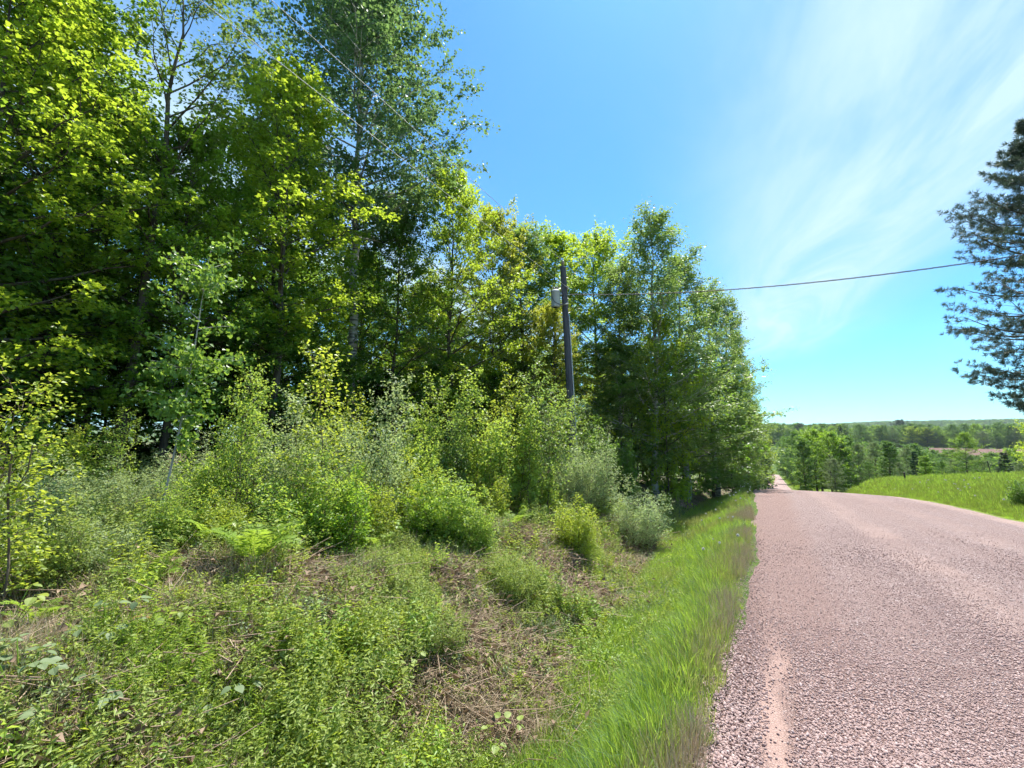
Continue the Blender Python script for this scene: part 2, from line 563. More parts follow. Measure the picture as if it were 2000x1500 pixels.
# ------------------------------------------------------------------ trees
def shape_maple(u): return np.sin(math.pi * np.clip(u * .80 + .17, 0, 1)) ** .75
def shape_aspen(u): return np.sin(math.pi * np.clip(u * .86 + .10, 0, 1)) ** .8
def shape_birch(u): return np.clip(1.08 - u, 0, 1) ** .55 * np.clip(u * 5 + .45, 0, 1)
def shape_cone(u): return np.clip(1.03 - u, 0, 1) ** .9
def shape_pine(u): return np.clip(1.02 - u, 0, 1) ** .8 * np.clip(.35 + 2.2 * u, 0, 1)
def shape_col(u): return np.sin(math.pi * np.clip(u * .9 + .07, 0, 1)) ** .5


def gen_tree(seed, H=12., cb=.2, spread=3., shape=shape_maple, nP=44, nS=8, nT=6, nL=9, leaf=(.11, .085), el=(5, 62),
             curve=.10, trunk_r=.14, flat=.55, droop=.25, tw=(.22, .5), lean=0.0, wander=.012, sides=8, sub=.42, gap=0.0, nTrunkK=16, sec_vis=True):
    g = np.random.default_rng(seed)
    K = nTrunkK
    tz = np.linspace(0, 1, K)
    off = np.cumsum(g.normal(0, wander * H / math.sqrt(K), (K, 2)), 0); off -= off[0]
    trunk = np.stack([off[:, 0] + lean * H * tz, off[:, 1], tz * H], -1)
    tr = trunk_r * (1 - tz * .93) * (1 + .5 * np.exp(-tz * 22))
    wood = Buf()
    wood.add(*tubes(trunk[None], tr[None], sides))
    # primaries
    u = np.sort(np.clip((np.arange(nP) + g.uniform(-.4, .4, nP)) / nP, 0, 1))
    u[-2:] = .98
    t0 = cb + (1 - cb) * u * .985
    base = np.stack([np.interp(t0, tz, trunk[:, k]) for k in range(3)], -1)
    az = np.arange(nP) * 2.399963 + g.uniform(-.5, .5, nP)
    e = np.radians(el[0] + (el[1] - el[0]) * u ** 1.3 + g.normal(0, 7, nP))
    Lp = spread * shape(u) * g.uniform(.68, 1.18, nP)
    Lp = np.maximum(Lp, .35)
    d = np.stack([np.cos(az) * np.cos(e), np.sin(az) * np.cos(e), np.sin(e)], -1)
    s = np.linspace(0, 1, 6)
    P = base[:, None] + d[:, None] * (Lp[:, None] * s)[:, :, None]
    P[..., 2] += (curve * Lp[:, None] * s ** 2)
    P += g.normal(0, .03, P.shape) * (Lp[:, None] * s)[:, :, None]
    pr = np.minimum(np.interp(t0, tz, tr) * .55, .018 * Lp + .008)[:, None] * (1 - .85 * s)
    wood.add(*tubes(P, pr, 5))
    keep = g.random(nP) > gap
    P, d, Lp = P[keep], d[keep], Lp[keep]; nP = len(P)
    # secondaries
    f = (np.arange(nS) + g.uniform(0, 1, (nP, nS))) / nS * .82 + .18
    f[:, -1] = 1.0

    def along(PP, ff):
        k = PP.shape[1] - 1
        q = np.clip(ff, 0, .9999) * k; i0 = q.astype(int); fr = (q - i0)[..., None]
        r = np.arange(len(PP))[:, None]
        return PP[r, i0] * (1 - fr) + PP[r, i0 + 1] * fr
    sb = along(P, f).reshape(-1, 3)
    sgn = np.where((np.arange(nS)[None] + np.zeros((nP, 1))) % 2 == 0, 1, -1)
    turn = (np.radians(g.uniform(25, 72, (nP, nS))) * sgn)
    turn[:, -1] *= .2
    h = d[:, None, :] + np.zeros((nP, nS, 1))
    ca, sa = np.cos(turn), np.sin(turn)
    sd = np.stack([h[..., 0] * ca - h[..., 1] * sa, h[..., 0] * sa + h[..., 1] * ca, h[..., 2] * .7 + g.normal(.05, .22, (nP, nS))], -1).reshape(-1, 3)
    sd = norm(sd)
    Ls = (Lp[:, None] * sub * (1.15 - .6 * f) * g.uniform(.6, 1.25, (nP, nS))).reshape(-1) + .12
    s3 = np.linspace(0, 1, 4)
    S = sb[:, None] + sd[:, None] * (Ls[:, None] * s3)[:, :, None]
    S[..., 2] -= .10 * Ls[:, None] * s3 ** 2
    if sec_vis:
        wood.add(*tubes(S, (.006 + .004 * Ls)[:, None] * (1 - .8 * s3), 3))
    nS2 = len(S)
    clump = g.normal(0, 1, nS2)
    # twigs
    f2 = (np.arange(nT) + g.uniform(0, 1, (nS2, nT))) / nT * .9 + .12
    tb = along(S, np.minimum(f2, 1)).reshape(-1, 3)
    tdir = norm(sd[:, None] + g.normal(0, .75, (nS2, nT, 3)) * np.array([1, 1, .5])).reshape(-1, 3)
    Lt = g.uniform(tw[0], tw[1], len(tb))
    # leaves
    n = len(tb)
    f3 = g.uniform(.1, 1.05, (n, nL))
    lp = tb[:, None] + tdir[:, None] * (Lt[:, None] * f3)[..., None] + g.normal(0, .055, (n, nL, 3))
    lp[..., 2] -= .08 * (f3 ** 2) * Lt[:, None]
    ld = tdir[:, None] + g.normal(0, .8, (n, nL, 3)); ld[..., 2] = ld[..., 2] * .6 - droop
    ln = g.normal(0, flat, (n, nL, 3)); ln[..., 2] += 1
    sz = g.uniform(.65, 1.2, n * nL)
    Vl, Fl = leaves(lp.reshape(-1, 3), ld.reshape(-1, 3), norm(ln.reshape(-1, 3)), leaf[0] * sz, leaf[1] * sz)
    tint = np.repeat(np.repeat(clump, nT), nL) * .13 + g.normal(0, .16, n * nL) + .45 + .12 * np.repeat(g.normal(0, 1, n), nL)
    crown = Buf()
    crown.add(Vl, Fl, np.repeat(np.clip(tint, 0, 1), 4))
    return wood, crown


def gen_needle(seed, H=14., cb=.12, spread=4.2, nP=60, tuft=.14, per=9, el=(-4, 30), shape=shape_cone, nS=9, dens=4, nw=.012, trunk_r=.2, curve=.12):
    """conifer: whorled limbs that carry tufts of needles"""
    g = np.random.default_rng(seed)
    wood = Buf(); K = 14
    tz = np.linspace(0, 1, K)
    trunk = np.stack([g.normal(0, .02, K), g.normal(0, .02, K), tz * H], -1)
    tr = trunk_r * (1 - .95 * tz)
    wood.add(*tubes(trunk[None], tr[None], 8))
    u = np.sort(np.floor(g.random(nP) * 16) / 16 + g.normal(0, .008, nP)).clip(0, .985)
    t0 = cb + (1 - cb) * u
    base = np.stack([np.zeros(nP), np.zeros(nP), t0 * H], -1)
    az = np.arange(nP) * 2.399963 + g.uniform(-.4, .4, nP)
    e = np.radians(el[0] + (el[1] - el[0]) * u + g.normal(0, 5, nP))
    Lp = np.maximum(spread * shape(u) * g.uniform(.7, 1.15, nP), .3)
    d = np.stack([np.cos(az) * np.cos(e), np.sin(az) * np.cos(e), np.sin(e)], -1)
    s = np.linspace(0, 1, 7)
    P = base[:, None] + d[:, None] * (Lp[:, None] * s)[:, :, None]
    P[..., 2] += Lp[:, None] * (curve * s ** 2 - .10 * np.sin(s * math.pi))
    wood.add(*tubes(P, (.014 * Lp + .01)[:, None] * (1 - .85 * s), 5))
    f = (np.arange(nS) + g.uniform(0, 1, (nP, nS))) / nS * .72 + .30
    f[:, -1] = 1
    q = np.clip(f, 0, .9999) * 6; i0 = q.astype(int); fr = (q - i0)[..., None]; r = np.arange(nP)[:, None]
    sb = P[r, i0] * (1 - fr) + P[r, i0 + 1] * fr
    turn = np.radians(g.uniform(25, 65, (nP, nS))) * np.where(np.arange(nS) % 2 == 0, 1, -1)
    turn[:, -1] = 0
    h = d[:, None] + np.zeros((nP, nS, 1)); ca, sa = np.cos(turn), np.sin(turn)
    sd = norm(np.stack([h[..., 0] * ca - h[..., 1] * sa, h[..., 0] * sa + h[..., 1] * ca, h[..., 2] + g.normal(.12, .15, (nP, nS))], -1)).reshape(-1, 3)
    Ls = (Lp[:, None] * .36 * (1.25 - .75 * f) * g.uniform(.6, 1.3, (nP, nS))).reshape(-1) + .1
    sb = sb.reshape(-1, 3)
    s3 = np.linspace(0, 1, 3)
    S = sb[:, None] + sd[:, None] * (Ls[:, None] * s3)[:, :, None]
    wood.add(*tubes(S, (.005 + .004 * Ls)[:, None] * (1 - .7 * s3), 3))
    n = len(S)
    f2 = np.concatenate([g.uniform(.35, .95, (n, dens - 1)), np.ones((n, 1))], 1)
    tb = sb[:, None] + sd[:, None] * (Ls[:, None] * f2)[..., None] + g.normal(0, .05, (n, dens, 3))
    tb = tb.reshape(-1, 3)
    td = norm(np.repeat(sd, dens, 0) + g.normal(0, .35, (len(tb), 3)) + np.array([0, 0, .25]))
    m = len(tb)
    nd = norm(td[:, None] * .75 + g.normal(0, .62, (m, per, 3))).reshape(-1, 3)
    sz = g.uniform(.7, 1.2, m * per)
    Vl, Fl = leaves(np.repeat(tb, per, 0), nd, norm(g.normal(0, 1, nd.shape)), tuft * sz, nw, 0, .05)
    cb_ = Buf()
    cb_.add(Vl, Fl, np.repeat(np.clip(np.repeat(g.normal(.45, .18, m), per) + g.normal(0, .08, m * per), 0, 1), 4))
    return wood, cb_


PROTO = {}


def proto(key, gen, wood_mat, leaf_m, H, **kw):
    wd, cr = gen(H=H, **kw)
    PROTO[key] = (wd.mesh(key + '_trunk', M[wood_mat], True), cr.mesh(key + '_crown', M[leaf_m]), H)


for i in range(4):
    proto(f'maple{i}', gen_tree, 'bark', 'maple', 12., seed=20 + i, cb=.20, spread=3.3, nP=48, nS=8, nT=6, nL=13, leaf=(.105, .09), flat=.5, trunk_r=.13)
for i in range(2):
    proto(f'slim{i}', gen_tree, 'bark', 'maple', 12., seed=40 + i, cb=.30, spread=2.4, nP=36, nS=7, nT=6, nL=13, leaf=(.105, .088), flat=.5, trunk_r=.12, el=(20, 66))
proto('aspen', gen_tree, 'birch_bark', 'aspen', 18., seed=51, cb=.47, spread=4.5, shape=shape_aspen, nP=70, nS=11, nT=7, nL=11, leaf=(.115, .10), el=(18, 66), flat=1.1, droop=.5, trunk_r=.2, gap=.06, tw=(.25, .6))
for i in range(2):
    proto(f'birch{i}', gen_tree, 'birch_bark', 'birch', 13., seed=60 + i, cb=.10, spread=2.7, shape=shape_birch, nP=54, nS=9, nT=6, nL=10, leaf=(.085, .065), el=(25, 66), flat=1.0, droop=.5, trunk_r=.11)
proto('ash', gen_tree, 'bark', 'ash', 15., seed=71, cb=.42, spread=3.0, nP=24, nS=6, nT=5, nL=9, leaf=(.13, .055), el=(35, 66), flat=.6, droop=.35, trunk_r=.15, gap=.1, wander=.02)
for i in range(2):   # understorey saplings with leaves to the ground
    proto(f'under{i}', gen_tree, 'bark', 'maple_dark', 5., seed=80 + i, cb=.08, spread=1.9, nP=30, nS=7, nT=5, nL=8, leaf=(.115, .095), el=(0, 50), flat=.35, trunk_r=.05, shape=shape_maple)
proto('pine', gen_needle, 'bark', 'pine', 15., seed=91, cb=.20, spread=5.0, shape=shape_pine, nP=130, nS=11, dens=5, per=22, tuft=.19, nw=.016)
proto('spruce', gen_needle, 'bark', 'spruce', 9., seed=92, cb=.03, spread=1.9, nP=90, nS=9, dens=4, per=10, tuft=.16, nw=.05, el=(-12, 20), trunk_r=.11, curve=.1)
# mid-distance trees: fewer, larger leaves
for i in range(2):
    proto(f'mid{i}', gen_tree, 'bark', 'far_leaf', 11., seed=100 + i, cb=.14, spread=3.6, nP=40, nS=8, nT=4, nL=6, leaf=(.24, .18), flat=.7, trunk_r=.16, tw=(.3, .7))
proto('midcol', gen_tree, 'bark', 'far_leaf', 11., seed=110, cb=.06, spread=1.9, shape=shape_col, nP=44, nS=7, nT=4, nL=6, leaf=(.22, .16), el=(30, 66), flat=.8, trunk_r=.12)


def tree(name, key, px, d, ytop, label, cat='tree', leaf=None, bark=None, group=None, wide=1.0, rz=None, xy=None, H=None, lean=(0, 0), dz=0.0):
    x, y = xy if xy else spot(px, d)
    z = gz(x, y) - .05 + dz
    wood, crown, H0 = PROTO[key]
    if H is None:
        H = zat(px, ytop, d) - z
    k = H / H0
    t_ = empty(name, (x, y, z), (lean[0], lean[1], random.uniform(0, 6.28) if rz is None else rz), (k * wide, k * wide, k))
    a = ob('trunk', wood, t_); c = ob('crown', crown, t_)
    c['kind'] = 'stuff'
    if bark: use_mat(a, M[bark])
    if leaf: use_mat(c, M[leaf])
    return tag(t_, label, cat, group)


FRONT = 'trees along the edge of the wood'
tree('maple_tree', 'maple1', -70, 11.5, -150, 'broad maple with yellow green leaves filling the top left corner', leaf='maple_yellow', group=FRONT)
tree('maple_tree', 'maple0', 70, 13.0, -40, 'full green maple with dark trunk left of the tall sparse ash', group=FRONT, wide=.95)
tree('maple_tree', 'slim0', 165, 13.6, 190, 'slender dark stemmed maple just left of the tall sparse ash', group=FRONT, leaf='maple')
tree('ash_tree', 'ash', 236, 12.4, -190, 'tall thin ash with sparse open crown against the blue sky', group=FRONT, rz=1.2, lean=(.0, .03))
tree('maple_tree', 'maple2', 330, 12.8, 250, 'green maple between the sparse ash and the yellow topped maple', group=FRONT, wide=1.0)
tree('maple_tree', 'slim1', 530, 13.4, 130, 'yellow topped maple beside the big white trunked aspen', leaf='maple_yellow', group=FRONT, wide=1.1)
tree('maple_tree', 'maple3', 470, 17.5, 330, 'dark green maple behind and left of the yellow topped maple', leaf='maple_dark', group=FRONT)
tree('aspen_tree', 'aspen', 684, 17.8, -50, 'tallest aspen with mottled white trunk and airy grey green crown', group=FRONT, wide=1.1, rz=3.3, lean=(0, .01))
tree('maple_tree', 'maple1', 770, 18.5, 420, 'dark green maple right behind the white trunked aspen', leaf='maple_dark', group=FRONT, wide=.95)
tree('maple_tree', 'maple2', 880, 19.5, 330, 'bright yellow green maple right of the tall aspen crown', leaf='maple_yellow', group=FRONT, wide=.85)
tree('maple_tree', 'maple0', 965, 22.5, 420, 'maple tinged golden bronze between the tall aspen and the pole', leaf='maple_gold', group=FRONT, wide=.75)
tree('maple_tree', 'slim0', 1015, 25.0, 455, 'slim green tree just left of the pole top with the transformer', group=FRONT, wide=1.3, leaf='birch')
tree('maple_tree', 'slim1', 1090, 27.0, 462, 'round topped yellow green maple directly behind the top of the pole', leaf='maple_yellow', group=FRONT, wide=1.25)
tree('maple_tree', 'maple3', 1165, 29.0, 470, 'round topped yellow green maple right of the pole, below the birch', leaf='maple_yellow', group=FRONT, wide=.95)
tree('maple_tree', 'maple1', 1085, 22.0, 610, 'shorter olive green maple behind the pole beside the transformer', leaf='maple_gold', group=FRONT, wide=.75)
tree('birch_tree', 'birch0', 1275, 24.0, 425, 'tallest birch with feathery top right of the pole', group=FRONT, wide=1.3)
tree('birch_tree', 'birch1', 1212, 25.0, 520, 'birch squeezed between the pole and the feathery tallest birch', group=FRONT, wide=1.25, rz=.3)
tree('birch_tree', 'birch1', 1335, 28.0, 500, 'birch of middle height right of the feathery tallest birch', group=FRONT, wide=1.35)
tree('birch_tree', 'birch0', 1392, 35.0, 565, 'slim birch reaching up to the overhead cable', group=FRONT, wide=1.25, rz=1.0)
tree('birch_tree', 'birch1', 1428, 45.0, 585, 'tapering tree right of the cable crossing, near the road', group=FRONT, wide=1.1, rz=2.2)
tree('birch_tree', 'birch0', 1446, 54.0, 660, 'roadside tree stepping down toward the valley, taller of two', group=FRONT, wide=.7, rz=4.0)
tree('birch_tree', 'birch1', 1462, 66.0, 725, 'lower roadside tree at the right end of the wood', group=FRONT, wide=.55, rz=5.0, leaf='maple')
tree('pine_tree', 'spruce', 1479, 92.0, 805, 'dark conifer tip behind the last roadside tree of the wood', group=FRONT, wide=.6)
tree('maple_tree', 'midcol', 1490, 118.0, 852, 'lime green young tree left of the road far down the hill', leaf='lime', group=FRONT, wide=1.0)
tree('maple_tree', 'under0', 1300, 23.5, 640, 'low maple with lime tipped sprays in front of the tall birch', leaf='maple_yellow', group=FRONT, wide=.5)
tree('maple_tree', 'under1', 1235, 25.5, 690, 'dense low maple hanging over the shaded hollow of the ditch', leaf='maple_dark', group='low trees overhanging the ditch', wide=1.2)  # dark leaf colour puts some of the hollow's shade into the foliage
tree('maple_tree', 'under0', 1330, 29.5, 720, 'dense low maple beside the shaded end of the ditch', leaf='maple_dark', group='low trees overhanging the ditch', wide=1.2)  # darker leaves here too, shade of the ditch end painted by colour
tree('maple_tree', 'under1', 1385, 34.0, 740, 'low leafy tree where the verge narrows to the road', leaf='birch', group='low trees overhanging the ditch', wide=1.2)
tree('maple_tree', 'under0', 1422, 43.0, 770, 'low leafy tree close to the road edge by the crest', leaf='maple', group='low trees overhanging the ditch', wide=.75)
tree('maple_tree', 'under1', 1447, 56.0, 800, 'low leafy tree overhanging the road just past the crest', leaf='birch', group='low trees overhanging the ditch', wide=.5)

# the wood behind the front row
bk = np.random.default_rng(5)
cnt = 0
for (xr, n) in (((-16.5, -14.5), 16), ((-21, -18), 16), ((-29, -23), 16), ((-40, -31), 14), ((-52, -43), 14)):
    for i in range(n):
        y = -8 + (i + bk.uniform(.1, .9)) / n * (62 + abs(xr[0]) * .9)
        x = bk.uniform(*xr)
        if y > 24: x += min((y - 24) * .25, 8.0)
        key = ['maple0', 'maple1', 'maple2', 'maple3', 'slim0', 'slim1'][bk.integers(0, 6)]
        Hh = bk.uniform(9.5, 12.0) + .04 * (-x - 14)
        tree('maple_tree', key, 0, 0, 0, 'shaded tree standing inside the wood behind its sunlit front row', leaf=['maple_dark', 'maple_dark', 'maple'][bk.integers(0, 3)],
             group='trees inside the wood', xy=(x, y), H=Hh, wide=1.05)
# shaded saplings between the trunks
for i in range(34):
    y = -6 + (i + bk.uniform(0, 1)) / 34 * 34
    x = bk.uniform(-15.5, -11.2)
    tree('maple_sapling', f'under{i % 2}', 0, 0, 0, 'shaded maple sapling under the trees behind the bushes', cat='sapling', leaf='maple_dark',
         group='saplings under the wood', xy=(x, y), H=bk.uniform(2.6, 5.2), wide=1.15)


# ------------------------------------------------------------------ bushes on the bank
def gen_shrub(seed, H=2.4, stems=9, rad=.4, spread=.42, leaf=(.082, .056), nP=15, nS=3, nT=3, nL=6, lean=.17, el=(30, 68), flat=.7, cb=.12, shape=shape_birch):
    g = np.random.default_rng(seed)
    wood, crown = Buf(), Buf()
    for k in range(stems):
        h = H * g.uniform(.38, .82) if k else H
        a = k * 2.4 + g.uniform(-.4, .4)
        wd, cr = gen_tree(seed * 37 + k, H=h, cb=cb, spread=spread, nP=nP, nS=nS, nT=nT, nL=nL, leaf=leaf, trunk_r=.016, el=el, flat=flat,
                          tw=(.1, .24), sides=5, nTrunkK=8, wander=.03, shape=shape, sec_vis=True)
        ln = lean * g.uniform(.3, 1.2) if k else .03
        for src, dst in ((wd, wood), (cr, crown)):
            for v, f, t_ in zip(src.v, src.f, src.t):
                v = v.copy()
                q = v[:, 2] / h
                v[:, 0] += math.cos(a) * (rad * g.uniform(.95, 1) + ln * h * q ** 1.2)
                v[:, 1] += math.sin(a) * (rad + ln * h * q ** 1.2)
                dst.v.append(v); dst.f.append(f - 0 * f + (dst.n - _first(src, f, v)))
                dst.t.append(t_); dst.m.append(np.zeros(len(f)))
                dst.n += len(v)
    return wood, crown


def _first(src, f, v):
    return int(f.min())


for i in range(3):
    wd, cr = gen_shrub(300 + i, H=2.4, stems=9 + i)
    PROTO[f'bush{i}'] = (wd.mesh(f'bush_stems{i}', M['twig'], True), cr.mesh(f'bush_leaves{i}', M['shrub']), 2.4)
wd, cr = gen_shrub(310, H=2.0, stems=13, rad=.55, spread=.40, leaf=(.07, .034), nP=14, nS=3, nT=3, nL=7, lean=.25, flat=1.0)
PROTO['willow'] = (wd.mesh('willow_stems', M['twig'], True), cr.mesh('willow_leaves', M['willow']), 2.0)
wd, cr = gen_shrub(311, H=2.2, stems=11, rad=.5, spread=.42, leaf=(.075, .038), nP=14, nS=3, nT=3, nL=7, lean=.22, flat=1.0)
PROTO['willow1'] = (wd.mesh('willow_stems1', M['twig'], True), cr.mesh('willow_leaves1', M['willow']), 2.2)
wd, cr = gen_shrub(320, H=3.0, stems=1, rad=0, spread=.42, leaf=(.075, .05), nP=26, nS=3, nT=3, nL=6, el=(25, 60), cb=.12, shape=shape_birch)
PROTO['whip'] = (wd.mesh('whip_stem', M['twig'], True), cr.mesh('whip_leaves', M['lime']), 3.0)
wd, cr = gen_shrub(321, H=3.2, stems=2, rad=.12, spread=.5, leaf=(.065, .05), nP=24, nS=3, nT=3, nL=7, el=(15, 55), cb=.2, shape=shape_col, lean=.1)
PROTO['whip1'] = (wd.mesh('whip_stem1', M['twig'], True), cr.mesh('whip_leaves1', M['shrub']), 3.2)


def bush(name, key, px, d, ytop, label, cat='bush', leaf=None, wide=1.0, group=None, rz=None, xy=None, H=None):
    if d < 20:
        ytop += 45 if px < 420 and key.startswith('w') else 20
        d = d * (.84 if px < 900 else .84 + .1 * min((px - 900) / 200, 1))
    x, y = xy if xy else spot(px, d)
    z = gz(x, y) - .04
    st, lv, H0 = PROTO[key]
    if H is None:
        H = zat(px, ytop, d) - z
    k = H / H0 * (.80 if key.startswith(('bush', 'willow')) else .97)
    wide = wide * .92
    t_ = empty(name, (x, y, z), (0, 0, random.uniform(0, 6.28) if rz is None else rz), (k * wide, k * wide, k))
    ob('stems', st, t_)
    c = ob('foliage', lv, t_); c['kind'] = 'stuff'
    if leaf: use_mat(c, M[leaf])
    return tag(t_, label, cat, group)


BU = 'bushes on the bank'
bush('young_tree', 'whip1', 20, 6.6, 700, 'slim yellow green young tree at the left edge of the picture', 'sapling', 'lime', 1.1, BU)
bush('willow_bush', 'willow', 90, 9.6, 830, 'low pale grey green willow nearest the left edge', leaf='willow', wide=1.25, group=BU)
bush('willow_bush', 'willow1', 190, 10.2, 850, 'pale grey green willow left of the white stemmed sapling', leaf='willow', wide=1.25, group=BU)
bush('willow_bush', 'willow', 275, 9.8, 840, 'pale willow bush touching the left side of the white stemmed sapling', leaf='willow', wide=1.15, group=BU)
bush('cherry_sapling', 'whip1', 362, 7.3, 905, 'short dark stemmed sapling just in front of the white stemmed aspen', 'sapling', 'shrub', .95, BU)
bush('green_bush', 'bush0', 425, 9.4, 800, 'mid green bush right behind the white stemmed sapling', leaf='shrub', wide=.95, group=BU)
bush('dogwood_sapling', 'whip1', 478, 8.6, 705, 'sparse tall shoot with dark stem left of the lime green spire', 'sapling', 'shrub', .7, BU)
bush('willow_bush', 'willow1', 545, 10.0, 760, 'pale bluish willow left of the lime green spire', leaf='willow', wide=1.0, group=BU)
bush('cherry_sapling', 'whip', 640, 8.6, 685, 'narrow lime green spire standing above the bushes', 'sapling', 'lime', 1.0, BU)
bush('lime_bush', 'bush1', 655, 8.2, 850, 'leafy bush around the foot of the lime green spire', leaf='shrub', wide=.95, group=BU)
bush('willow_bush', 'willow', 715, 9.6, 745, 'pale bush with one pointed top right of the lime spire', leaf='willow', wide=.8, group=BU)
bush('lime_bush', 'bush2', 735, 8.6, 880, 'lime green bush right of the spire with brown stems', leaf='lime', wide=.95, group=BU)
bush('green_bush', 'bush0', 800, 11.0, 760, 'upright green bush left of the middle of the thicket', leaf='shrub', wide=.8, group=BU, rz=2.)
bush('green_bush', 'bush1', 870, 11.8, 745, 'upright green bush in the middle of the thicket below the yellow maple', leaf='birch', wide=.8, group=BU, rz=1.)
bush('round_bush', 'bush2', 880, 9.0, 865, 'rounded bush with a dark hollow under it in the middle', leaf='shrub', wide=1.1, group=BU, rz=3.)
bush('lime_bush', 'bush0', 820, 9.8, 850, 'yellow green bush behind and left of the rounded bush', leaf='lime', wide=1.0, group=BU, rz=4.)
bush('green_bush', 'bush1', 945, 12.2, 730, 'tall green bush behind and right of the rounded bush', leaf='shrub', wide=.85, group=BU, rz=5.)
bush('green_bush', 'bush2', 1000, 12.8, 760, 'fresh green bush left of the slim sapling beside the pole', leaf='shrub', wide=.85, group=BU, rz=.4)
bush('young_tree', 'whip1', 1062, 13.0, 705, 'slim leafy sapling just left of the pole', 'sapling', 'birch', 1.1, BU)
bush('low_bush', 'bush0', 960, 11.0, 880, 'low yellowish bush right of the rounded bush', leaf='lime', wide=.95, group=BU, rz=1.6)
bush('low_bush', 'bush1', 1055, 13.2, 860, 'low green bush below the slim sapling by the pole', leaf='shrub', wide=1.0, group=BU, rz=2.6)
bush('willow_bush', 'willow1', 1148, 14.8, 815, 'silvery willow at the foot of the pole, right side', leaf='willow', wide=1.0, group=BU)
bush('willow_bush', 'willow', 1105, 14.3, 850, 'pale willow hiding the foot of the pole', leaf='willow', wide=.9, group=BU)
bush('green_bush', 'bush2', 1190, 18.5, 790, 'dark green bush between the pole and the shaded hollow', leaf='maple_dark', wide=.9, group=BU, rz=3.9)
bush('green_bush', 'bush0', 600, 12.2, 790, 'shaded green bush behind the lime spire', leaf='shrub', wide=.95, group=BU, rz=.9)
bush('willow_bush', 'willow1', 370, 11.4, 800, 'pale willow behind the white stemmed sapling', leaf='willow', wide=1.1, group=BU)
bush('willow_bush', 'willow', 10, 8.3, 850, 'willow bush cut by the left edge behind the slim young tree', leaf='willow', wide=1.2, group=BU)
bush('green_bush', 'bush1', 120, 11.8, 770, 'shaded green bush behind the pale willows at far left', leaf='maple', wide=1.0, group=BU)


for px, d, yt, key, lf, lab in [
    (235, 10.6, 770, 'whip1', 'shrub', 'thin green shoot rising between the pale willows at left'),
    (590, 9.4, 765, 'whip', 'willow', 'pale pointed shoot just left of the lime green spire'),
    (690, 10.2, 770, 'whip1', 'lime', 'lime green shoot just right of the lime green spire'),
    (765, 10.6, 735, 'whip', 'willow', 'pale pointed shoot rising from the middle bushes'),
    (835, 12.0, 730, 'whip1', 'shrub', 'green pointed shoot left of the tall middle bush'),
    (905, 12.4, 720, 'whip', 'shrub', 'narrow green shoot right of the tall middle bush'),
    (985, 13.2, 735, 'whip1', 'lime', 'lime green shoot two shoots left of the pole'),
    (1030, 12.0, 775, 'whip', 'shrub', 'narrow green shoot just left of the slim sapling by the pole'),
    (1090, 15.5, 760, 'whip1', 'shrub', 'green shoot touching the left side of the pole'),
    (1140, 16.5, 770, 'whip', 'birch', 'green shoot touching the right side of the pole'),
    (145, 10.4, 800, 'whip', 'lime', 'lime green shoot among the pale willows at far left'),
    (505, 9.8, 735, 'whip', 'shrub', 'narrow green shoot right of the sparse tall shoot'),
]:
    bush('young_shoot', key, px, d, yt, lab, 'sapling', lf, 1.0, 'young shoots above the bushes')


for px, d, yt, key, lf, lab in [
    (590, 7.6, 930, 'bush1', 'shrub', 'low leafy bush on the slope below the lime green spire'),
    (660, 7.7, 960, 'bush2', 'maple', 'dark low bush on the slope in front of the lime bush'),
    (360, 7.4, 985, 'bush0', 'shrub', 'low bush right at the foot of the white stemmed sapling'),
    (455, 7.4, 1000, 'bush2', 'lime', 'small lime bush on the slope right of the white sapling'),
    (235, 7.2, 1000, 'willow', 'willow', 'small pale bush on the slope left of the white sapling'),
    (130, 7.0, 1010, 'bush1', 'weed', 'small green bush on the slope near the left edge'),
    (505, 6.4, 1110, 'bush0', 'fern', 'knee high bright green clump on the lower slope'),
    (830, 8.8, 985, 'bush1', 'maple', 'small dark bush under the rounded bush'),
    (925, 8.6, 1000, 'bush0', 'shrub', 'small bush on the slope right of the dark hollow'),
    (880, 5.6, 1180, 'willow1', 'weed', 'knee high greyish clump in the middle of the ditch slope'),
    (1010, 7.2, 1110, 'willow', 'weed', 'small greyish clump low on the ditch slope'),
    (1120, 9.8, 1010, 'bush2', 'lime', 'small lime clump on the sunny shoulder of the bank'),
    (1245, 13.5, 985, 'willow1', 'willow', 'pale low clump in the ditch near the shaded hollow'),
    (645, 5.3, 1230, 'bush1', 'shrub', 'ankle high leafy clump in the middle foreground'),
    (330, 5.6, 1180, 'bush2', 'shrub', 'leafy clump beside the shaded dead stems'),
]:
    bush('low_bush', key, px, d, yt - (75 if d > 6.9 else 45), lab, 'bush', lf, 1.15, 'low bushes on the slope')


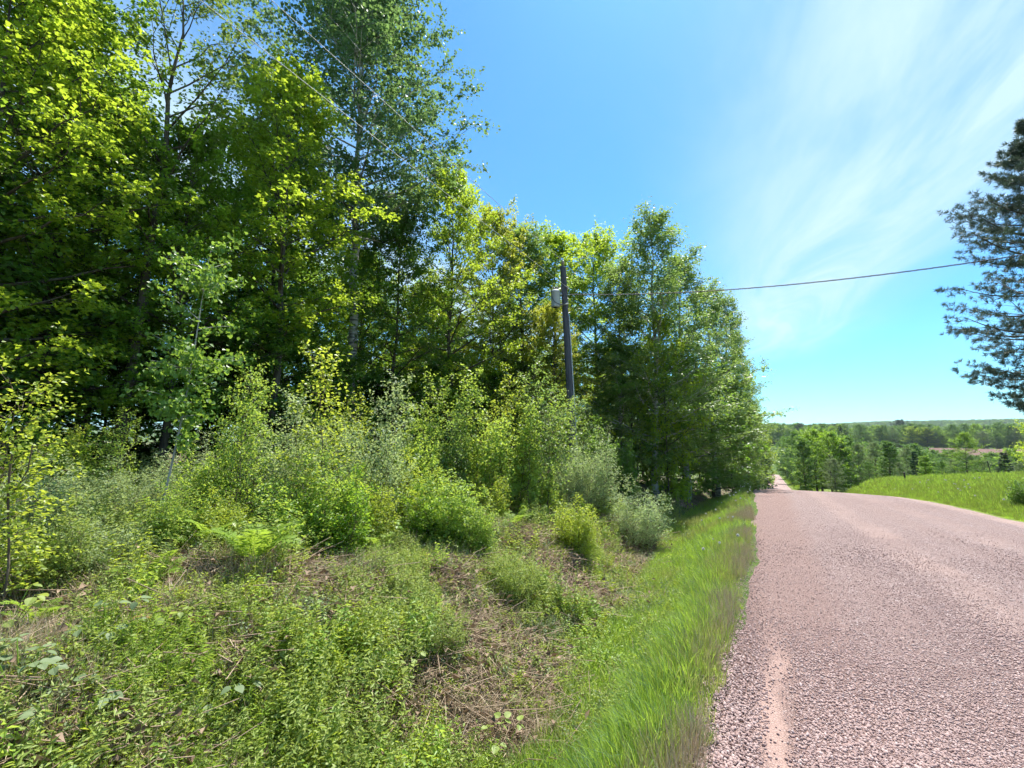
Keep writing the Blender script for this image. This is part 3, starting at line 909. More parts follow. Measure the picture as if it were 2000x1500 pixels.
# ------------------------------------------------------------------ white stemmed aspen sapling with single leaves
def leaf_round(name, mat, n=7, L=.065, Wd=.062, fold=.12, tip=1.25, cup=.1):
    """round pointed leaf with a short stalk: rim fan on both sides of the midrib"""
    v = [(0, 0, 0), (0, L * .35, 0)]
    f = []
    mid = [(0, .35 * L + L * k / n, -cup * L * (k / n) ** 2) for k in range(n + 1)]
    for side in (-1, 1):
        rim = []
        for k in range(1, n):
            u = k / n
            wdt = Wd * .5 * math.sin(math.pi * u ** .72) ** .8
            rim.append((side * wdt, .35 * L + L * u * (1 if u < .8 else 1), -cup * L * u * u + fold * wdt))
        pts = [mid[0]] + rim + [mid[-1]]
        b = len(v)
        v += pts
        c = len(v)
        v.append((0, .35 * L + L * .5, -cup * L * .25))
        for k in range(len(pts) - 1):
            f.append((c, b + k, b + k + 1) if side > 0 else (c, b + k + 1, b + k))
    s = L * .02
    b = len(v)
    v += [(-s, 0, 0), (s, 0, 0), (0, L * .36, 0)]
    f.append((b, b + 1, b + 2))
    return mesh_np(name, v, f, mat, np.full(len(v), .5))


def aspen_sapling():
    d = 7.3
    bx, by = spot(325, d); bz = gz(bx, by) - .03
    tx, ty = spot(398, d + .3); tz_ = zat(398, 445, d)
    t_ = empty('aspen_sapling', (bx, by, bz))
    g = np.random.default_rng(77)
    s = np.linspace(0, 1, 16)
    top = np.array([tx - bx, ty - by, tz_ - bz])
    P = s[:, None] * top + np.stack([.05 * np.sin(s * 5), .05 * np.sin(s * 4 + 1), 0 * s], -1) * s[:, None]
    bw = Buf(); bw.add(*tubes(P[None], (.018 * (1 - .85 * s))[None], 7))
    ob('trunk', bw.mesh('aspen_sapling_trunk', M['sapling_bark'], True), t_)
    nb = 30
    f = np.sort(g.uniform(.30, .98, nb)); az = np.arange(nb) * 2.4; e = np.radians(g.uniform(5, 50, nb))
    L = .55 * np.sin(math.pi * np.clip((f - .22) * 1.15, .05, 1)) ** .8 * g.uniform(.6, 1.15, nb) + .12
    base = np.stack([np.interp(f, s, P[:, k]) for k in range(3)], -1)
    dr = np.stack([np.cos(az) * np.cos(e), np.sin(az) * np.cos(e), np.sin(e)], -1)
    s4 = np.linspace(0, 1, 4)
    Q = base[:, None] + dr[:, None] * (L[:, None] * s4)[..., None]
    Q[..., 2] -= .15 * L[:, None] * s4 ** 2
    for k in range(nb):
        b2 = Buf(); b2.add(*tubes(Q[k:k + 1], (.007 * (1 - .7 * s4))[None], 4))
        ob('branch', b2.mesh('aspen_sapling_branch', M['sapling_bark'], True), t_)
    me = [leaf_round(f'aspen_leaf{k}', M['aspen'], L=.062 + .008 * k, Wd=.062 + .006 * k) for k in range(3)]
    m2 = leaf_mat('aspen_sapling_leaf', (.07, .16, .03), (.18, .31, .07), (.38, .58, .07), .42, .42, .4)
    for m_ in me:
        m_.materials[0] = m2
    # 300 single leaves, the ones that face the road, and the rest as one mass
    n = 300
    bi = g.integers(0, nb, n); ff = g.uniform(.15, 1.05, n)
    pos = base[bi] + dr[bi] * (L[bi] * ff)[:, None]; pos[:, 2] -= .15 * L[bi] * ff ** 2
    pos += g.normal(0, .05, (n, 3))
    for k in range(n):
        o = bpy.data.objects.new('leaf', me[k % 3])
        o.parent = t_
        o.location = pos[k]
        o.rotation_euler = (g.normal(-.9, .6), g.normal(0, .6), g.uniform(0, 6.28))
        q = g.uniform(.75, 1.15); o.scale = (q, q, q)
        link(o)
    n = 1900
    bi = g.integers(0, nb, n); ff = g.uniform(.1, 1.08, n)
    pos = base[bi] + dr[bi] * (L[bi] * ff)[:, None]; pos[:, 2] -= .15 * L[bi] * ff ** 2
    pos += g.normal(0, .07, (n, 3))
    ld = g.normal(0, 1, (n, 3)); ld[:, 2] -= .7
    Vl, Fl = leaves(pos, ld, norm(g.normal(0, 1, (n, 3)) + [0, 0, .4]), .064, .056)
    cb_ = Buf(); cb_.add(Vl, Fl, np.repeat(np.clip(g.normal(.5, .2, n), 0, 1), 4))
    o = ob('foliage', cb_.mesh('aspen_sapling_foliage', m2), t_); o['kind'] = 'stuff'
    tag(t_, 'slender aspen sapling with pale white stem and round leaves', 'sapling')


aspen_sapling()


# ------------------------------------------------------------------ ferns
def frond_mesh(name, L=.5, pairs=24, seed=0, arch=.55):
    g = np.random.default_rng(seed)
    b = Buf()
    s = np.linspace(0, 1, 9)
    P = np.stack([0 * s, L * (s * .85), L * (s * (.95) - arch * s ** 2.2)], -1)
    b.add(*tubes(P[None], (.004 * (1 - .8 * s))[None], 3), .3)
    f = np.linspace(.16, .99, pairs)
    c = np.stack([np.interp(f, s, P[:, k]) for k in range(3)], -1)
    T = norm(np.gradient(c, axis=0))
    lw = L * .26 * np.sin(math.pi * np.clip(f * .93 + .05, 0, 1)) ** .7 * (1.15 - .5 * f) + .012
    for sg in (-1, 1):
        dd = norm(np.array([sg, 0, 0]) + T * .45 + g.normal(0, .1, (pairs, 3)) + np.array([0, 0, -.12]))
        nn = norm(np.cross(T, np.array([1.0, 0, 0])) * 1 + g.normal(0, .12, (pairs, 3)))
        V_, F_ = leaves(c, dd, nn, lw * g.uniform(.9, 1.1, pairs), L * .036, .1, .12)
        b.add(V_, F_, np.repeat(np.clip(g.normal(.5, .15, pairs), 0, 1), 4))
    return b.mesh(name, M['fern'])


FR = [frond_mesh(f'fern_frond{i}', seed=i, arch=.45 + .12 * i) for i in range(3)]


def fern(x, y, size, n, label, leaf='fern', group='ferns on the bank'):
    size *= .85
    t_ = empty('fern', (x, y, gz(x, y) + .10), (0, 0, random.uniform(0, 6)), (size, size, size))
    for k in range(n):
        o = bpy.data.objects.new('frond', FR[k % 3])
        o.parent = t_
        o.rotation_euler = (random.gauss(.1, .2), random.gauss(0, .12), k * 6.283 / n + random.gauss(0, .25))
        q = random.uniform(.75, 1.2); o.scale = (q, q, q)
        link(o)
        if leaf != 'fern': use_mat(o, M[leaf])
    return tag(t_, label, 'fern', group)


FERNS = [
    (515, 5.2, 1.25, 11, 'largest bright green fern clump on the lower bank'),
    (548, 5.7, .9, 8, 'fern close behind the largest bright fern clump'),
    (425, 6.0, 1.0, 9, 'fern right below the white stemmed sapling'),
    (390, 6.6, .9, 8, 'small fern at the foot of the white stemmed sapling'),
    (465, 6.5, .9, 8, 'fern between the white sapling and the lime spire'),
    (735, 6.8, 1.1, 10, 'fern clump in front of the lime bush with brown stems'),
    (765, 7.5, .9, 8, 'fern in front of the rounded bush, left of its hollow'),
    (700, 7.4, .85, 8, 'fern tucked under the bush right of the lime spire'),
    (840, 7.9, .9, 8, 'fern at the dark hollow under the rounded bush'),
    (330, 5.3, .9, 8, 'feathery fern at the shaded patch of dead stems'),
    (255, 5.8, .8, 8, 'fern left of the shaded patch of dead stems'),
    (970, 9.4, 1.0, 9, 'fern right of the rounded bush on the sunny bank'),
    (1020, 10.0, 1.1, 9, 'yellow green fern on the sunny shoulder left of the pole'),
    (1060, 10.4, 1.1, 9, 'yellow green fern on the crest of the sunny bank'),
    (1005, 8.8, .9, 8, 'fern low on the sunny bank below the pole'),
    (1090, 12.4, 1.1, 9, 'fern directly below the pole'),
    (1140, 12.8, 1.1, 9, 'fern right below the silvery willow'),
    (1180, 13.6, 1.0, 9, 'bright fern on the right shoulder of the bank'),
    (1215, 16.0, 1.2, 9, 'shaded fern at the edge of the dark hollow'),
    (1240, 17.5, 1.2, 9, 'shaded fern inside the dark hollow by the ditch'),
    (1225, 14.6, 1.0, 8, 'half lit fern above the weedy ditch'),
    (110, 5.2, .8, 7, 'feathery fern among dead grass at the lower left'),
    (170, 6.6, .9, 8, 'fern among yellow weeds left of the white stemmed sapling'),
    (225, 4.6, .75, 7, 'small feathery fern in the lower left corner area'),
    (90, 7.4, .9, 8, 'fern behind the thin bare stem at far left'),
]
for px, d, sz, n, lab in FERNS:
    x, y = spot(px, d)
    fern(x, y, sz, n, lab)

# ------------------------------------------------------------------ broad leaved plants near the camera, leaf by leaf
BL = [leaf_round(f'broad_leaf{k}', M['weed_pale'], n=7, L=.068, Wd=.056, fold=.15, cup=.25) for k in range(1)]


def broad_plant(px, d, n, size, label, leaf):
    x, y = spot(px, d); z = gz(x, y)
    t_ = empty('broadleaf_plant', (x, y, z), (0, 0, random.uniform(0, 6)), (size,) * 3)
    st = Buf()
    tops = []
    for k in range(n):
        a = k * 2.4; r_ = random.uniform(.05, .2); h = random.uniform(.22, .42)
        s = np.linspace(0, 1, 4)
        P = np.stack([math.cos(a) * r_ * s, math.sin(a) * r_ * s, h * s ** .8], -1)
        st.add(*tubes(P[None], (.003 * np.ones(4))[None], 3))
        tops.append((P[-1], a))
    ob('stems', st.mesh('plant_stems', M['grass']), t_)
    for p, a in tops:
        for j in range(3):
            o = bpy.data.objects.new('leaf', BL[0]); o.parent = t_
            o.location = p; q = random.uniform(.75, 1.2); o.scale = (q, q, q)
            o.rotation_euler = (random.gauss(-.15, .25), random.gauss(0, .25), a - 1.57 + (j - 1) * 1.25 + random.gauss(0, .2))
            link(o); use_mat(o, M[leaf])
    tag(t_, label, 'plant', 'broad leaved plants on the lower bank')


for px, d, n, sz, lab, lf in [
    (265, 4.2, 6, 1.0, 'pale three leaved bramble below the shaded dead stems', 'weed_pale'),
    (110, 3.9, 7, 1.0, 'pale bramble with large leaves in the lower left corner', 'weed_pale'),
    (30, 4.1, 6, 1.0, 'pale bramble cut by the left edge of the picture', 'weed_pale'),
    (210, 3.6, 6, .9, 'bramble with silvery leaves along the bottom edge', 'weed_pale'),
    (480, 3.7, 5, .9, 'small silvery bramble right of the lower left weeds', 'weed_pale'),
    (375, 4.3, 6, .9, 'bramble right of the reddish dead leaves', 'weed'),
    (60, 4.9, 6, 1.0, 'green bramble near the foot of the thin bare stem', 'weed'),
    (480, 6.1, 7, 1.2, 'lime green bramble under the sapling shoots', 'lime'),
    (545, 6.3, 7, 1.1, 'lime green bramble by the shadow of the lime spire', 'lime'),
    (800, 4.1, 5, .9, 'dark leaved plant low in the middle foreground', 'weed'),
    (975, 3.7, 6, .9, 'leafy plant at the bottom of the ditch near the grass', 'weed'),
    (1010, 10.8, 8, 1.4, 'lime green leafy plant on the sunny bank below the pole', 'lime'),
    (1085, 11.3, 8, 1.4, 'lime green leafy plant at the crest under the willow', 'lime'),
    (760, 7.0, 6, 1.1, 'green plant under the lime bush with brown stems', 'shrub'),
]:
    broad_plant(px, d, n, sz, lab, lf)

# ------------------------------------------------------------------ ground cover (uncountable): prototypes live in collections of their own
def proto_coll(name, meshes):
    c = bpy.data.collections.new(name)
    for k, me in enumerate(meshes):
        o = bpy.data.objects.new(f'{name}_{k:02d}', me)
        c.objects.link(o)
    return c


def scatter(name, label, pts, rot, scl, idx, coll):
    me = bpy.data.meshes.new(name)
    n = len(pts)
    me.vertices.add(n)
    me.vertices.foreach_set('co', np.asarray(pts, np.float32).ravel())
    a = me.attributes.new('rot', 'FLOAT_VECTOR', 'POINT'); a.data.foreach_set('vector', np.asarray(rot, np.float32).ravel())
    s = np.asarray(scl, np.float32)
    if s.ndim == 1: s = np.repeat(s[:, None], 3, 1)
    a = me.attributes.new('scl', 'FLOAT_VECTOR', 'POINT'); a.data.foreach_set('vector', np.ascontiguousarray(s).ravel())
    a = me.attributes.new('idx', 'INT', 'POINT'); a.data.foreach_set('value', np.asarray(idx, np.int32))
    o = ob(name, me)
    ng = bpy.data.node_groups.new(name + '_scatter', 'GeometryNodeTree')
    ng.interface.new_socket('Geometry', in_out='INPUT', socket_type='NodeSocketGeometry')
    ng.interface.new_socket('Geometry', in_out='OUTPUT', socket_type='NodeSocketGeometry')
    N = ng.nodes
    gi, go = N.new('NodeGroupInput'), N.new('NodeGroupOutput')
    ci = N.new('GeometryNodeCollectionInfo'); ci.inputs['Collection'].default_value = coll
    ci.inputs['Separate Children'].default_value = True; ci.inputs['Reset Children'].default_value = True
    iop = N.new('GeometryNodeInstanceOnPoints'); iop.inputs['Pick Instance'].default_value = True

    def attr(nm, ty):
        q = N.new('GeometryNodeInputNamedAttribute'); q.data_type = ty; q.inputs[0].default_value = nm
        return q.outputs[0]
    L = ng.links.new
    L(gi.outputs[0], iop.inputs['Points']); L(ci.outputs[0], iop.inputs['Instance'])
    L(attr('idx', 'INT'), iop.inputs['Instance Index']); L(attr('rot', 'FLOAT_VECTOR'), iop.inputs['Rotation'])
    L(attr('scl', 'FLOAT_VECTOR'), iop.inputs['Scale']); L(iop.outputs[0], go.inputs[0])
    md = o.modifiers.new('scatter', 'NODES'); md.node_group = ng
    return tag(o, label, kind='stuff')


def blades(g, n, rad, h, wdt, bend, K=4, flop=0.0, tint=(.5, .18)):
    a = g.uniform(0, 6.283, n); r = rad * np.sqrt(g.random(n)); b0 = np.stack([r * np.cos(a), r * np.sin(a), 0 * r], -1)
    hh = h * g.uniform(.45, 1.1, n); az = a + g.normal(0, .9, n)
    bd = bend * g.uniform(.2, 1.5, n)
    s = np.linspace(0, 1, K)
    out = np.stack([np.cos(az), np.sin(az), 0 * az], -1)
    ph = flop + bd[:, None] * s ** 1.3      # angle from vertical along the blade
    dx = np.concatenate([np.zeros((n, 1)), np.cumsum(np.sin((ph[:, 1:] + ph[:, :-1]) / 2), 1)], 1) / (K - 1)
    dz = np.concatenate([np.zeros((n, 1)), np.cumsum(np.cos((ph[:, 1:] + ph[:, :-1]) / 2), 1)], 1) / (K - 1)
    C = b0[:, None] + out[:, None] * (dx * hh[:, None])[..., None]; C[..., 2] += dz * hh[:, None]
    tw_ = az + math.pi / 2 + g.normal(0, .5, n)
    sd = np.stack([np.cos(tw_), np.sin(tw_), 0 * tw_], -1)
    ww = (wdt * g.uniform(.6, 1.2, n))[:, None] * (1 - s ** 2 * .95) * .5
    V_ = np.stack([C - sd[:, None] * ww[..., None], C + sd[:, None] * ww[..., None]], 2).reshape(-1, 3)
    i = np.arange(K - 1) * 2
    q = np.stack([i, i + 1, i + 3, i + 2], -1)
    F_ = (q[None] + (np.arange(n) * K * 2)[:, None, None]).reshape(-1, 4)
    return V_, F_, np.repeat(np.clip(g.normal(tint[0], tint[1], n), 0, 1), K * 2)


def tuft_mesh(name, seed, mat, n=26, rad=.07, h=.35, wdt=.006, bend=.8, **kw):
    b = Buf(); b.add(*blades(np.random.default_rng(seed), n, rad, h, wdt, bend, **kw))
    return b.mesh(name, M[mat])


def weed_mesh(name, seed, mat, stems=3, H=.3, nl=14, leaf=(.045, .022), flat=.6, spread=.10):
    g = np.random.default_rng(seed); b = Buf()
    for k in range(stems):
        a = g.uniform(0, 6.28); r = spread * g.random(); h = H * g.uniform(.6, 1.1)
        s = np.linspace(0, 1, 4); ln = g.normal(0, .2, 2)
        P = np.stack([r * math.cos(a) + ln[0] * h * s ** 1.5, r * math.sin(a) + ln[1] * h * s ** 1.5, h * s], -1)
        b.add(*tubes(P[None], (.0025 * (1 - .6 * s))[None], 3), .4)
        f = np.linspace(.15, 1, nl); p = np.stack([np.interp(f, s, P[:, c]) for c in range(3)], -1)
        az = np.arange(nl) * 2.4 + g.normal(0, .4, nl)
        d = np.stack([np.cos(az), np.sin(az), g.normal(.15, .3, nl)], -1)
        nn = g.normal(0, flat, (nl, 3)); nn[:, 2] += 1
        sz = (1.15 - .5 * f) * g.uniform(.7, 1.2, nl)
        V_, F_ = leaves(p, d, norm(nn), leaf[0] * sz, leaf[1] * sz, .15, .2)
        b.add(V_, F_, np.repeat(np.clip(g.normal(.5, .2, nl) + .1 * f, 0, 1), 4))
    return b.mesh(name, M[mat])


def litter_mesh(name, seed, n=40, rad=.22):
    g = np.random.default_rng(seed); b = Buf()
    p = np.stack([g.normal(0, rad * .6, n), g.normal(0, rad * .6, n), g.uniform(.005, .06, n)], -1)
    d = g.normal(0, 1, (n, 3)); d[:, 2] *= .3
    nn = g.normal(0, .5, (n, 3)); nn[:, 2] += 1
    V_, F_ = leaves(p, d, norm(nn), g.uniform(.04, .08, n), g.uniform(.025, .05, n), .3, .3)
    b.add(V_, F_, np.repeat(np.clip(g.normal(.4, .25, n), 0, 1), 4))
    m = 12
    a = g.uniform(0, 6.28, m); q = np.stack([g.normal(0, rad * .5, m), g.normal(0, rad * .5, m), g.uniform(.01, .08, m)], -1)
    e = np.stack([np.cos(a), np.sin(a), g.normal(.1, .15, m)], -1) * g.uniform(.1, .3, (m, 1))
    b.add(*tubes(np.stack([q - e, q, q + e], 1), np.full((m, 3), .0028), 3), .7)
    return b.mesh(name, M['litter'])


def joined_scatter(name, label, pts, rot, scl, idx, meshes):
    b_ = Buf(); mats_ = []
    for k_, me in enumerate(meshes):
        sel = np.where(idx == k_)[0]
        if not len(sel): continue
        co = np.empty(len(me.vertices) * 3, np.float32); me.vertices.foreach_get('co', co); co = co.reshape(-1, 3)
        fi_ = np.empty(len(me.polygons) * 3, np.int32); me.loops.foreach_get('vertex_index', fi_); fi_ = fi_.reshape(-1, 3)
        ti = np.empty(len(co), np.float32); me.attributes['tint'].data.foreach_get('value', ti)
        if me.materials[0] not in mats_: mats_.append(me.materials[0])
        r_ = rot[sel]; cz, sz_ = np.cos(r_[:, 2]), np.sin(r_[:, 2]); z0 = 0 * cz; o1 = z0 + 1
        Rz = np.stack([cz, -sz_, z0, sz_, cz, z0, z0, z0, o1], -1).reshape(-1, 3, 3)
        cx, sx = np.cos(r_[:, 0]), np.sin(r_[:, 0])
        Rx = np.stack([o1, z0, z0, z0, cx, -sx, z0, sx, cx], -1).reshape(-1, 3, 3)
        T_ = np.einsum('nij,njk->nik', Rx, Rz) * np.asarray(scl)[sel][:, None, None]
        V_ = np.einsum('nij,vj->nvi', T_, co) + np.asarray(pts)[sel][:, None]
        F_ = (fi_[None] + (np.arange(len(sel)) * len(co))[:, None, None]).reshape(-1, 3)
        tt_ = (ti[None] + np.random.default_rng(k_).normal(0, .12, (len(sel), 1))).clip(0, 1).reshape(-1)
        b_.add(V_.reshape(-1, 3), F_, tt_, mats_.index(me.materials[0]))
    o = ob(name, b_.mesh(name, mats_))
    return tag(o, label, kind='stuff')


def rots(g, n, tilt=.12):
    return np.stack([g.normal(0, tilt, n), g.normal(0, tilt, n), g.uniform(0, 6.283, n)], -1)


def on_ground(x, y, dz=-.01):
    return np.stack([x, y, ground_z(x, y) + dz], -1)


def polar(g, n, b0, b1, d0, d1, p=1.0):
    """points around the viewer, denser near: bearings in photo columns"""
    px = g.uniform(b0, b1, n)
    b = np.arctan((px - 1000) / 850) - YAW
    u = g.random(n)
    d = (d0 ** (1 - p) + u * (d1 ** (1 - p) - d0 ** (1 - p))) ** (1 / (1 - p)) if p != 1 else d0 * (d1 / d0) ** u
    return d * np.sin(b), d * np.cos(b), d


g = np.random.default_rng(11)
_gk = ['grass', 'grass', 'grass', 'grass_yellow', 'grass_dry', 'grass_blue', 'grass_dry', 'grass']
C_grass = proto_coll('grass_tuft', [tuft_mesh(f'grass_tuft{i}', i, _gk[i], n=16 if i < 6 else 9, h=.30 + .06 * (i % 3), wdt=.010 if i < 6 else .006, bend=.5 + .3 * (i % 3), tint=(.35 + .1 * (i % 4), .25)) for i in range(8)])
C_meadow = proto_coll('meadow_tuft', [tuft_mesh(f'meadow_tuft{i}', 20 + i, 'grass_yellow' if i % 3 else 'grass', n=34, rad=.2, h=.26, wdt=.016, bend=.8) for i in range(5)])
S_straw = [tuft_mesh(f'straw_tuft{i}', 40 + i, 'straw', n=17, rad=.15, h=.30, wdt=.006, bend=1.3, flop=.45 + .3 * (i % 2), K=3) for i in range(4)] + [litter_mesh(f'litter{i}', 60 + i, n=26) for i in range(3)]
C_weed = proto_coll('weed', [weed_mesh('weed_a', 1, 'weed', 5, .20, 14, (.032, .015)), weed_mesh('weed_b', 2, 'weed', 4, .27, 16, (.036, .012)),
                             weed_mesh('weed_c', 3, 'weed_pale', 5, .18, 12, (.030, .019)), weed_mesh('weed_d', 4, 'shrub', 4, .22, 12, (.040, .022), .4),
                             weed_mesh('weed_e', 5, 'lime', 5, .22, 18, (.034, .010)), weed_mesh('weed_f', 6, 'weed', 7, .11, 8, (.030, .021), .4, .16),
                             weed_mesh('weed_g', 7, 'fern', 6, .26, 28, (.050, .006), .8),
                             weed_mesh('weed_h', 8, 'weed', 6, .45, 26, (.048, .017), .8, .14), weed_mesh('weed_i', 9, 'shrub', 5, .36, 20, (.05, .027), .6, .14),
                             weed_mesh('weed_j', 10, 'lime', 5, .42, 24, (.05, .015), .7, .12)])

# verge grass
n = 23000
y = np.concatenate([1.0 + 11 * g.random(int(n * .62)) ** 1.3, 12 + 48 * g.random(n - int(n * .62)) ** 1.4])
fr = g.random(n)
le_, xd_ = left_edge(y), ditch_x(y)
x = le_ + .06 - fr ** 1.1 * (le_ - xd_ + .35)
dryv = vnoise(x * .5 + 31, y * .55 + 12) * .65 + vnoise(x * 2.2, y * 2.2 + 9) * .35
thin = (g.random(n) < .75 * (1 - smooth(.05, .30, fr))) | (g.random(n) < .55 * smooth(.5, .68, dryv) * (1 - smooth(.3, .6, fr)))
x, y, fr, dryv = x[~thin], y[~thin], fr[~thin], dryv[~thin]
gi_ = np.where(g.random(len(x)) < smooth(.40, .66, dryv + .25 * (1 - smooth(0, .4, fr))) * .8, g.choice([3, 4, 6, 4], len(x)), g.choice([0, 1, 2, 5, 7, 3], len(x)))
tall = vnoise(x * 1.6, y * 1.1)
sc = (.30 + .30 * smooth(0, .35, fr) + .28 * tall) * g.uniform(.65, 1.2, len(x)) * (1 + .25 * smooth(15, 45, y))
scatter('verge_grass', 'fresh green grass on the verge beside the gravel road', on_ground(x, y), rots(g, len(x), .15), sc, gi_, C_grass)

# dead grass and litter over the bank
x, y, d = polar(g, 13500, -80, 1290, 2.4, 17, 1.15)
u = ditch_x(y) - x
dead = vnoise(x * 1.1 + 40, y * 1.1) * .6 + vnoise(x * 3 + 4, y * 3) * .4
k = (u > -.25) & (dead > .46) & (u < 9)
x, y, d = x[k], y[k], d[k]
joined_scatter('dead_grass', 'matted dead grass and leaf litter on the bank', on_ground(x, y), rots(g, len(x), .2), g.uniform(.6, 1.3, len(x)) * (1 + .03 * d), g.integers(0, 7, len(x)), S_straw)
# dry stalks standing in the verge beside the gravel
y = 1.5 + 16 * g.random(2200) ** 1.2
x = left_edge(y) + .02 - .75 * g.random(2200) ** 1.5
k = vnoise(x * .2 + 3, y * .9 + 8) > .33
x, y = x[k], y[k]
S_dry = [tuft_mesh(f'dry_stalk{i}', 140 + i, 'straw', n=12, rad=.10, h=.30, wdt=.0045, bend=.6, K=3) for i in range(3)]
joined_scatter('dry_verge_stalks', 'dry tan grass stalks along the gravel edge', on_ground(x, y), rots(g, len(x), .1), g.uniform(.5, 1.0, len(x)), g.integers(0, 3, len(x)), S_dry)

# weeds over the bank
x, y, d = polar(g, 31000, -80, 1330, 2.4, 24, 1.2)
u = ditch_x(y) - x
nz = vnoise(x * .9 + 7, y * .9 + 3) * .6 + vnoise(x * 2.6, y * 2.6) * .4
dead = vnoise(x * 1.1 + 40, y * 1.1) * .6 + vnoise(x * 3 + 4, y * 3) * .4
k = (u > -.55) & (u < 12) & (nz > .36) & ((u > .2) | (g.random(len(x)) < .7)) & (g.random(len(x)) > .62 * smooth(.42, .60, dead))
x, y, d, u, dead = x[k], y[k], d[k], u[k], dead[k]
pat = vnoise(x * .55 + 90, y * .55 + 20)
idx = np.where(pat < .38, g.choice([0, 1, 5, 1], len(x)), np.where(pat < .55, g.choice([2, 2, 0, 5], len(x)), np.where(pat < .72, g.choice([3, 5, 1, 4], len(x)), g.choice([4, 6, 1, 0], len(x)))))
big = (g.random(len(x)) < .10 * smooth(.45, .7, vnoise(x * 1.3 + 11, y * 1.3 + 71)) * 2) & (u > .6)
idx = np.where(dead > .47, g.choice([4, 5, 2, 0], len(x)), idx)
idx = np.where(big, g.choice([7, 8, 9, 7], len(x)), idx)
scatter('bank_weeds', 'low green weeds covering the ditch and bank', on_ground(x, y), rots(g, len(x), .2), g.uniform(.55, 1.3, len(x)) * (1 + .035 * d), idx, C_weed)

# grass patches on the bank
x, y, d = polar(g, 17000, -80, 1300, 2.4, 18, 1.2)
u = ditch_x(y) - x
k = (u > -.4) & (u < 9) & (vnoise(x * .7 + 55, y * .7 + 66) * .6 + vnoise(x * 2.7 + 5, y * 2.7) * .4 > .42)
x, y = x[k], y[k]
scatter('bank_grass', 'scattered green grass tufts on the bank', on_ground(x, y), rots(g, len(x), .25), g.uniform(.3, .85, len(x)), g.choice([0, 3, 4, 5, 6, 7, 4, 3], len(x)), C_grass)
x, y, d = polar(g, 4200, -80, 1290, 2.6, 14, 1.2)
u = ditch_x(y) - x
k = (u > .2) & (u < 8) & (vnoise(x * 1.3 + 9, y * 1.3 + 27) > .4)
x, y = x[k], y[k]
joined_scatter('dry_bank_stalks', 'upright dry stalks among the weeds of the bank', on_ground(x, y), rots(g, len(x), .25), g.uniform(.6, 1.3, len(x)), g.integers(0, 3, len(x)), S_dry)

# meadow on the right
x, y, d = polar(g, 26000, 1560, 2120, 12, 75, 1.15)
k = (x > right_edge(y) + .05)
x, y, d = x[k], y[k], d[k]
edge = smooth(.0, 1.5, x - right_edge(y))
scatter('meadow_grass', 'sunlit green meadow grass right of the road', on_ground(x, y), rots(g, len(x), .2), (.35 + .65 * edge) * g.uniform(.6, 1.25, len(x)) * (1 + .012 * d), g.integers(0, 5, len(x)), C_meadow)
# far right verge down the hill
x = np.concatenate([g.uniform(5.2, 9, 1500)]); y = g.uniform(70, 230, 1500)
x = x - .6
scatter('far_verge_grass', 'grass verge along the far stretch of the road', on_ground(x, y), rots(g, len(x)), g.uniform(1.2, 2.2, len(x)), g.integers(0, 5, len(x)), C_meadow)


# gravel
def stone_mesh(name, seed):
    g_ = np.random.default_rng(seed)
    t_ = (1 + 5 ** .5) / 2
    v = norm(np.array([(-1, t_, 0), (1, t_, 0), (-1, -t_, 0), (1, -t_, 0), (0, -1, t_), (0, 1, t_), (0, -1, -t_), (0, 1, -t_), (t_, 0, -1), (t_, 0, 1), (-t_, 0, -1), (-t_, 0, 1)], float))
    f = [(0, 11, 5), (0, 5, 1), (0, 1, 7), (0, 7, 10), (0, 10, 11), (1, 5, 9), (5, 11, 4), (11, 10, 2), (10, 7, 6), (7, 1, 8), (3, 9, 4), (3, 4, 2), (3, 2, 6), (3, 6, 8), (3, 8, 9), (4, 9, 5), (2, 4, 11), (6, 2, 10), (8, 6, 7), (9, 8, 1)]
    v = v * g_.uniform(.7, 1.15, (12, 1)) * np.array([1, .8, .62])
    return mesh_np(name, v, f, M['pebble'])


C_stone = proto_coll('stone', [stone_mesh(f'stone{i}', i) for i in range(7)])
x, y, d = polar(g, 190000, 1180, 2120, 1.9, 17, 1.25)
le_ = left_edge(y)
wob = .12 * (vnoise(x * 2, y * .8) - .5)


def strp(c0, hw, soft): return 1 - smooth(hw, hw + soft, np.abs(x + wob - c0))


lane_ = vnoise(x * 1.7 + 5, y * .06 + 2) * .6 + vnoise(x * .6, y * .5) * .4
bare = np.maximum.reduce([.75 * (1 - smooth(.30, .52, lane_)), strp(-.05 - .05 * smooth(3, 6, y), .03, .12) * (.97 - .6 * smooth(3.2, 6.5, y)), strp(2.05, .15, .5) * .3, strp(4.1, .2, .5) * .25])
k = (x > le_ - .4 * g.random(len(x)) ** 2.5) & (x < right_edge(y) + .1) & (g.random(len(x)) > bare) & (g.random(len(x)) < 1.0 - smooth(6, 16.5, d))
x, y, d = x[k], y[k], d[k]
r_ = (1 + .35 * smooth(.45, .7, lane_[k])) * (.0038 + .0068 * g.random(len(x)) ** 2.6) * (1 + .03 * d)
pz = np.where(x > left_edge(y) + .02, road_z(x, y), ground_z(x, y) + .01) + r_ * .25
scatter('loose_gravel', 'loose pinkish grey gravel stones on the road surface', np.stack([x, y, pz], -1), g.uniform(0, 6.28, (len(x), 3)) * np.array([.25, .25, 1]), r_, g.integers(0, 7, len(x)), C_stone)


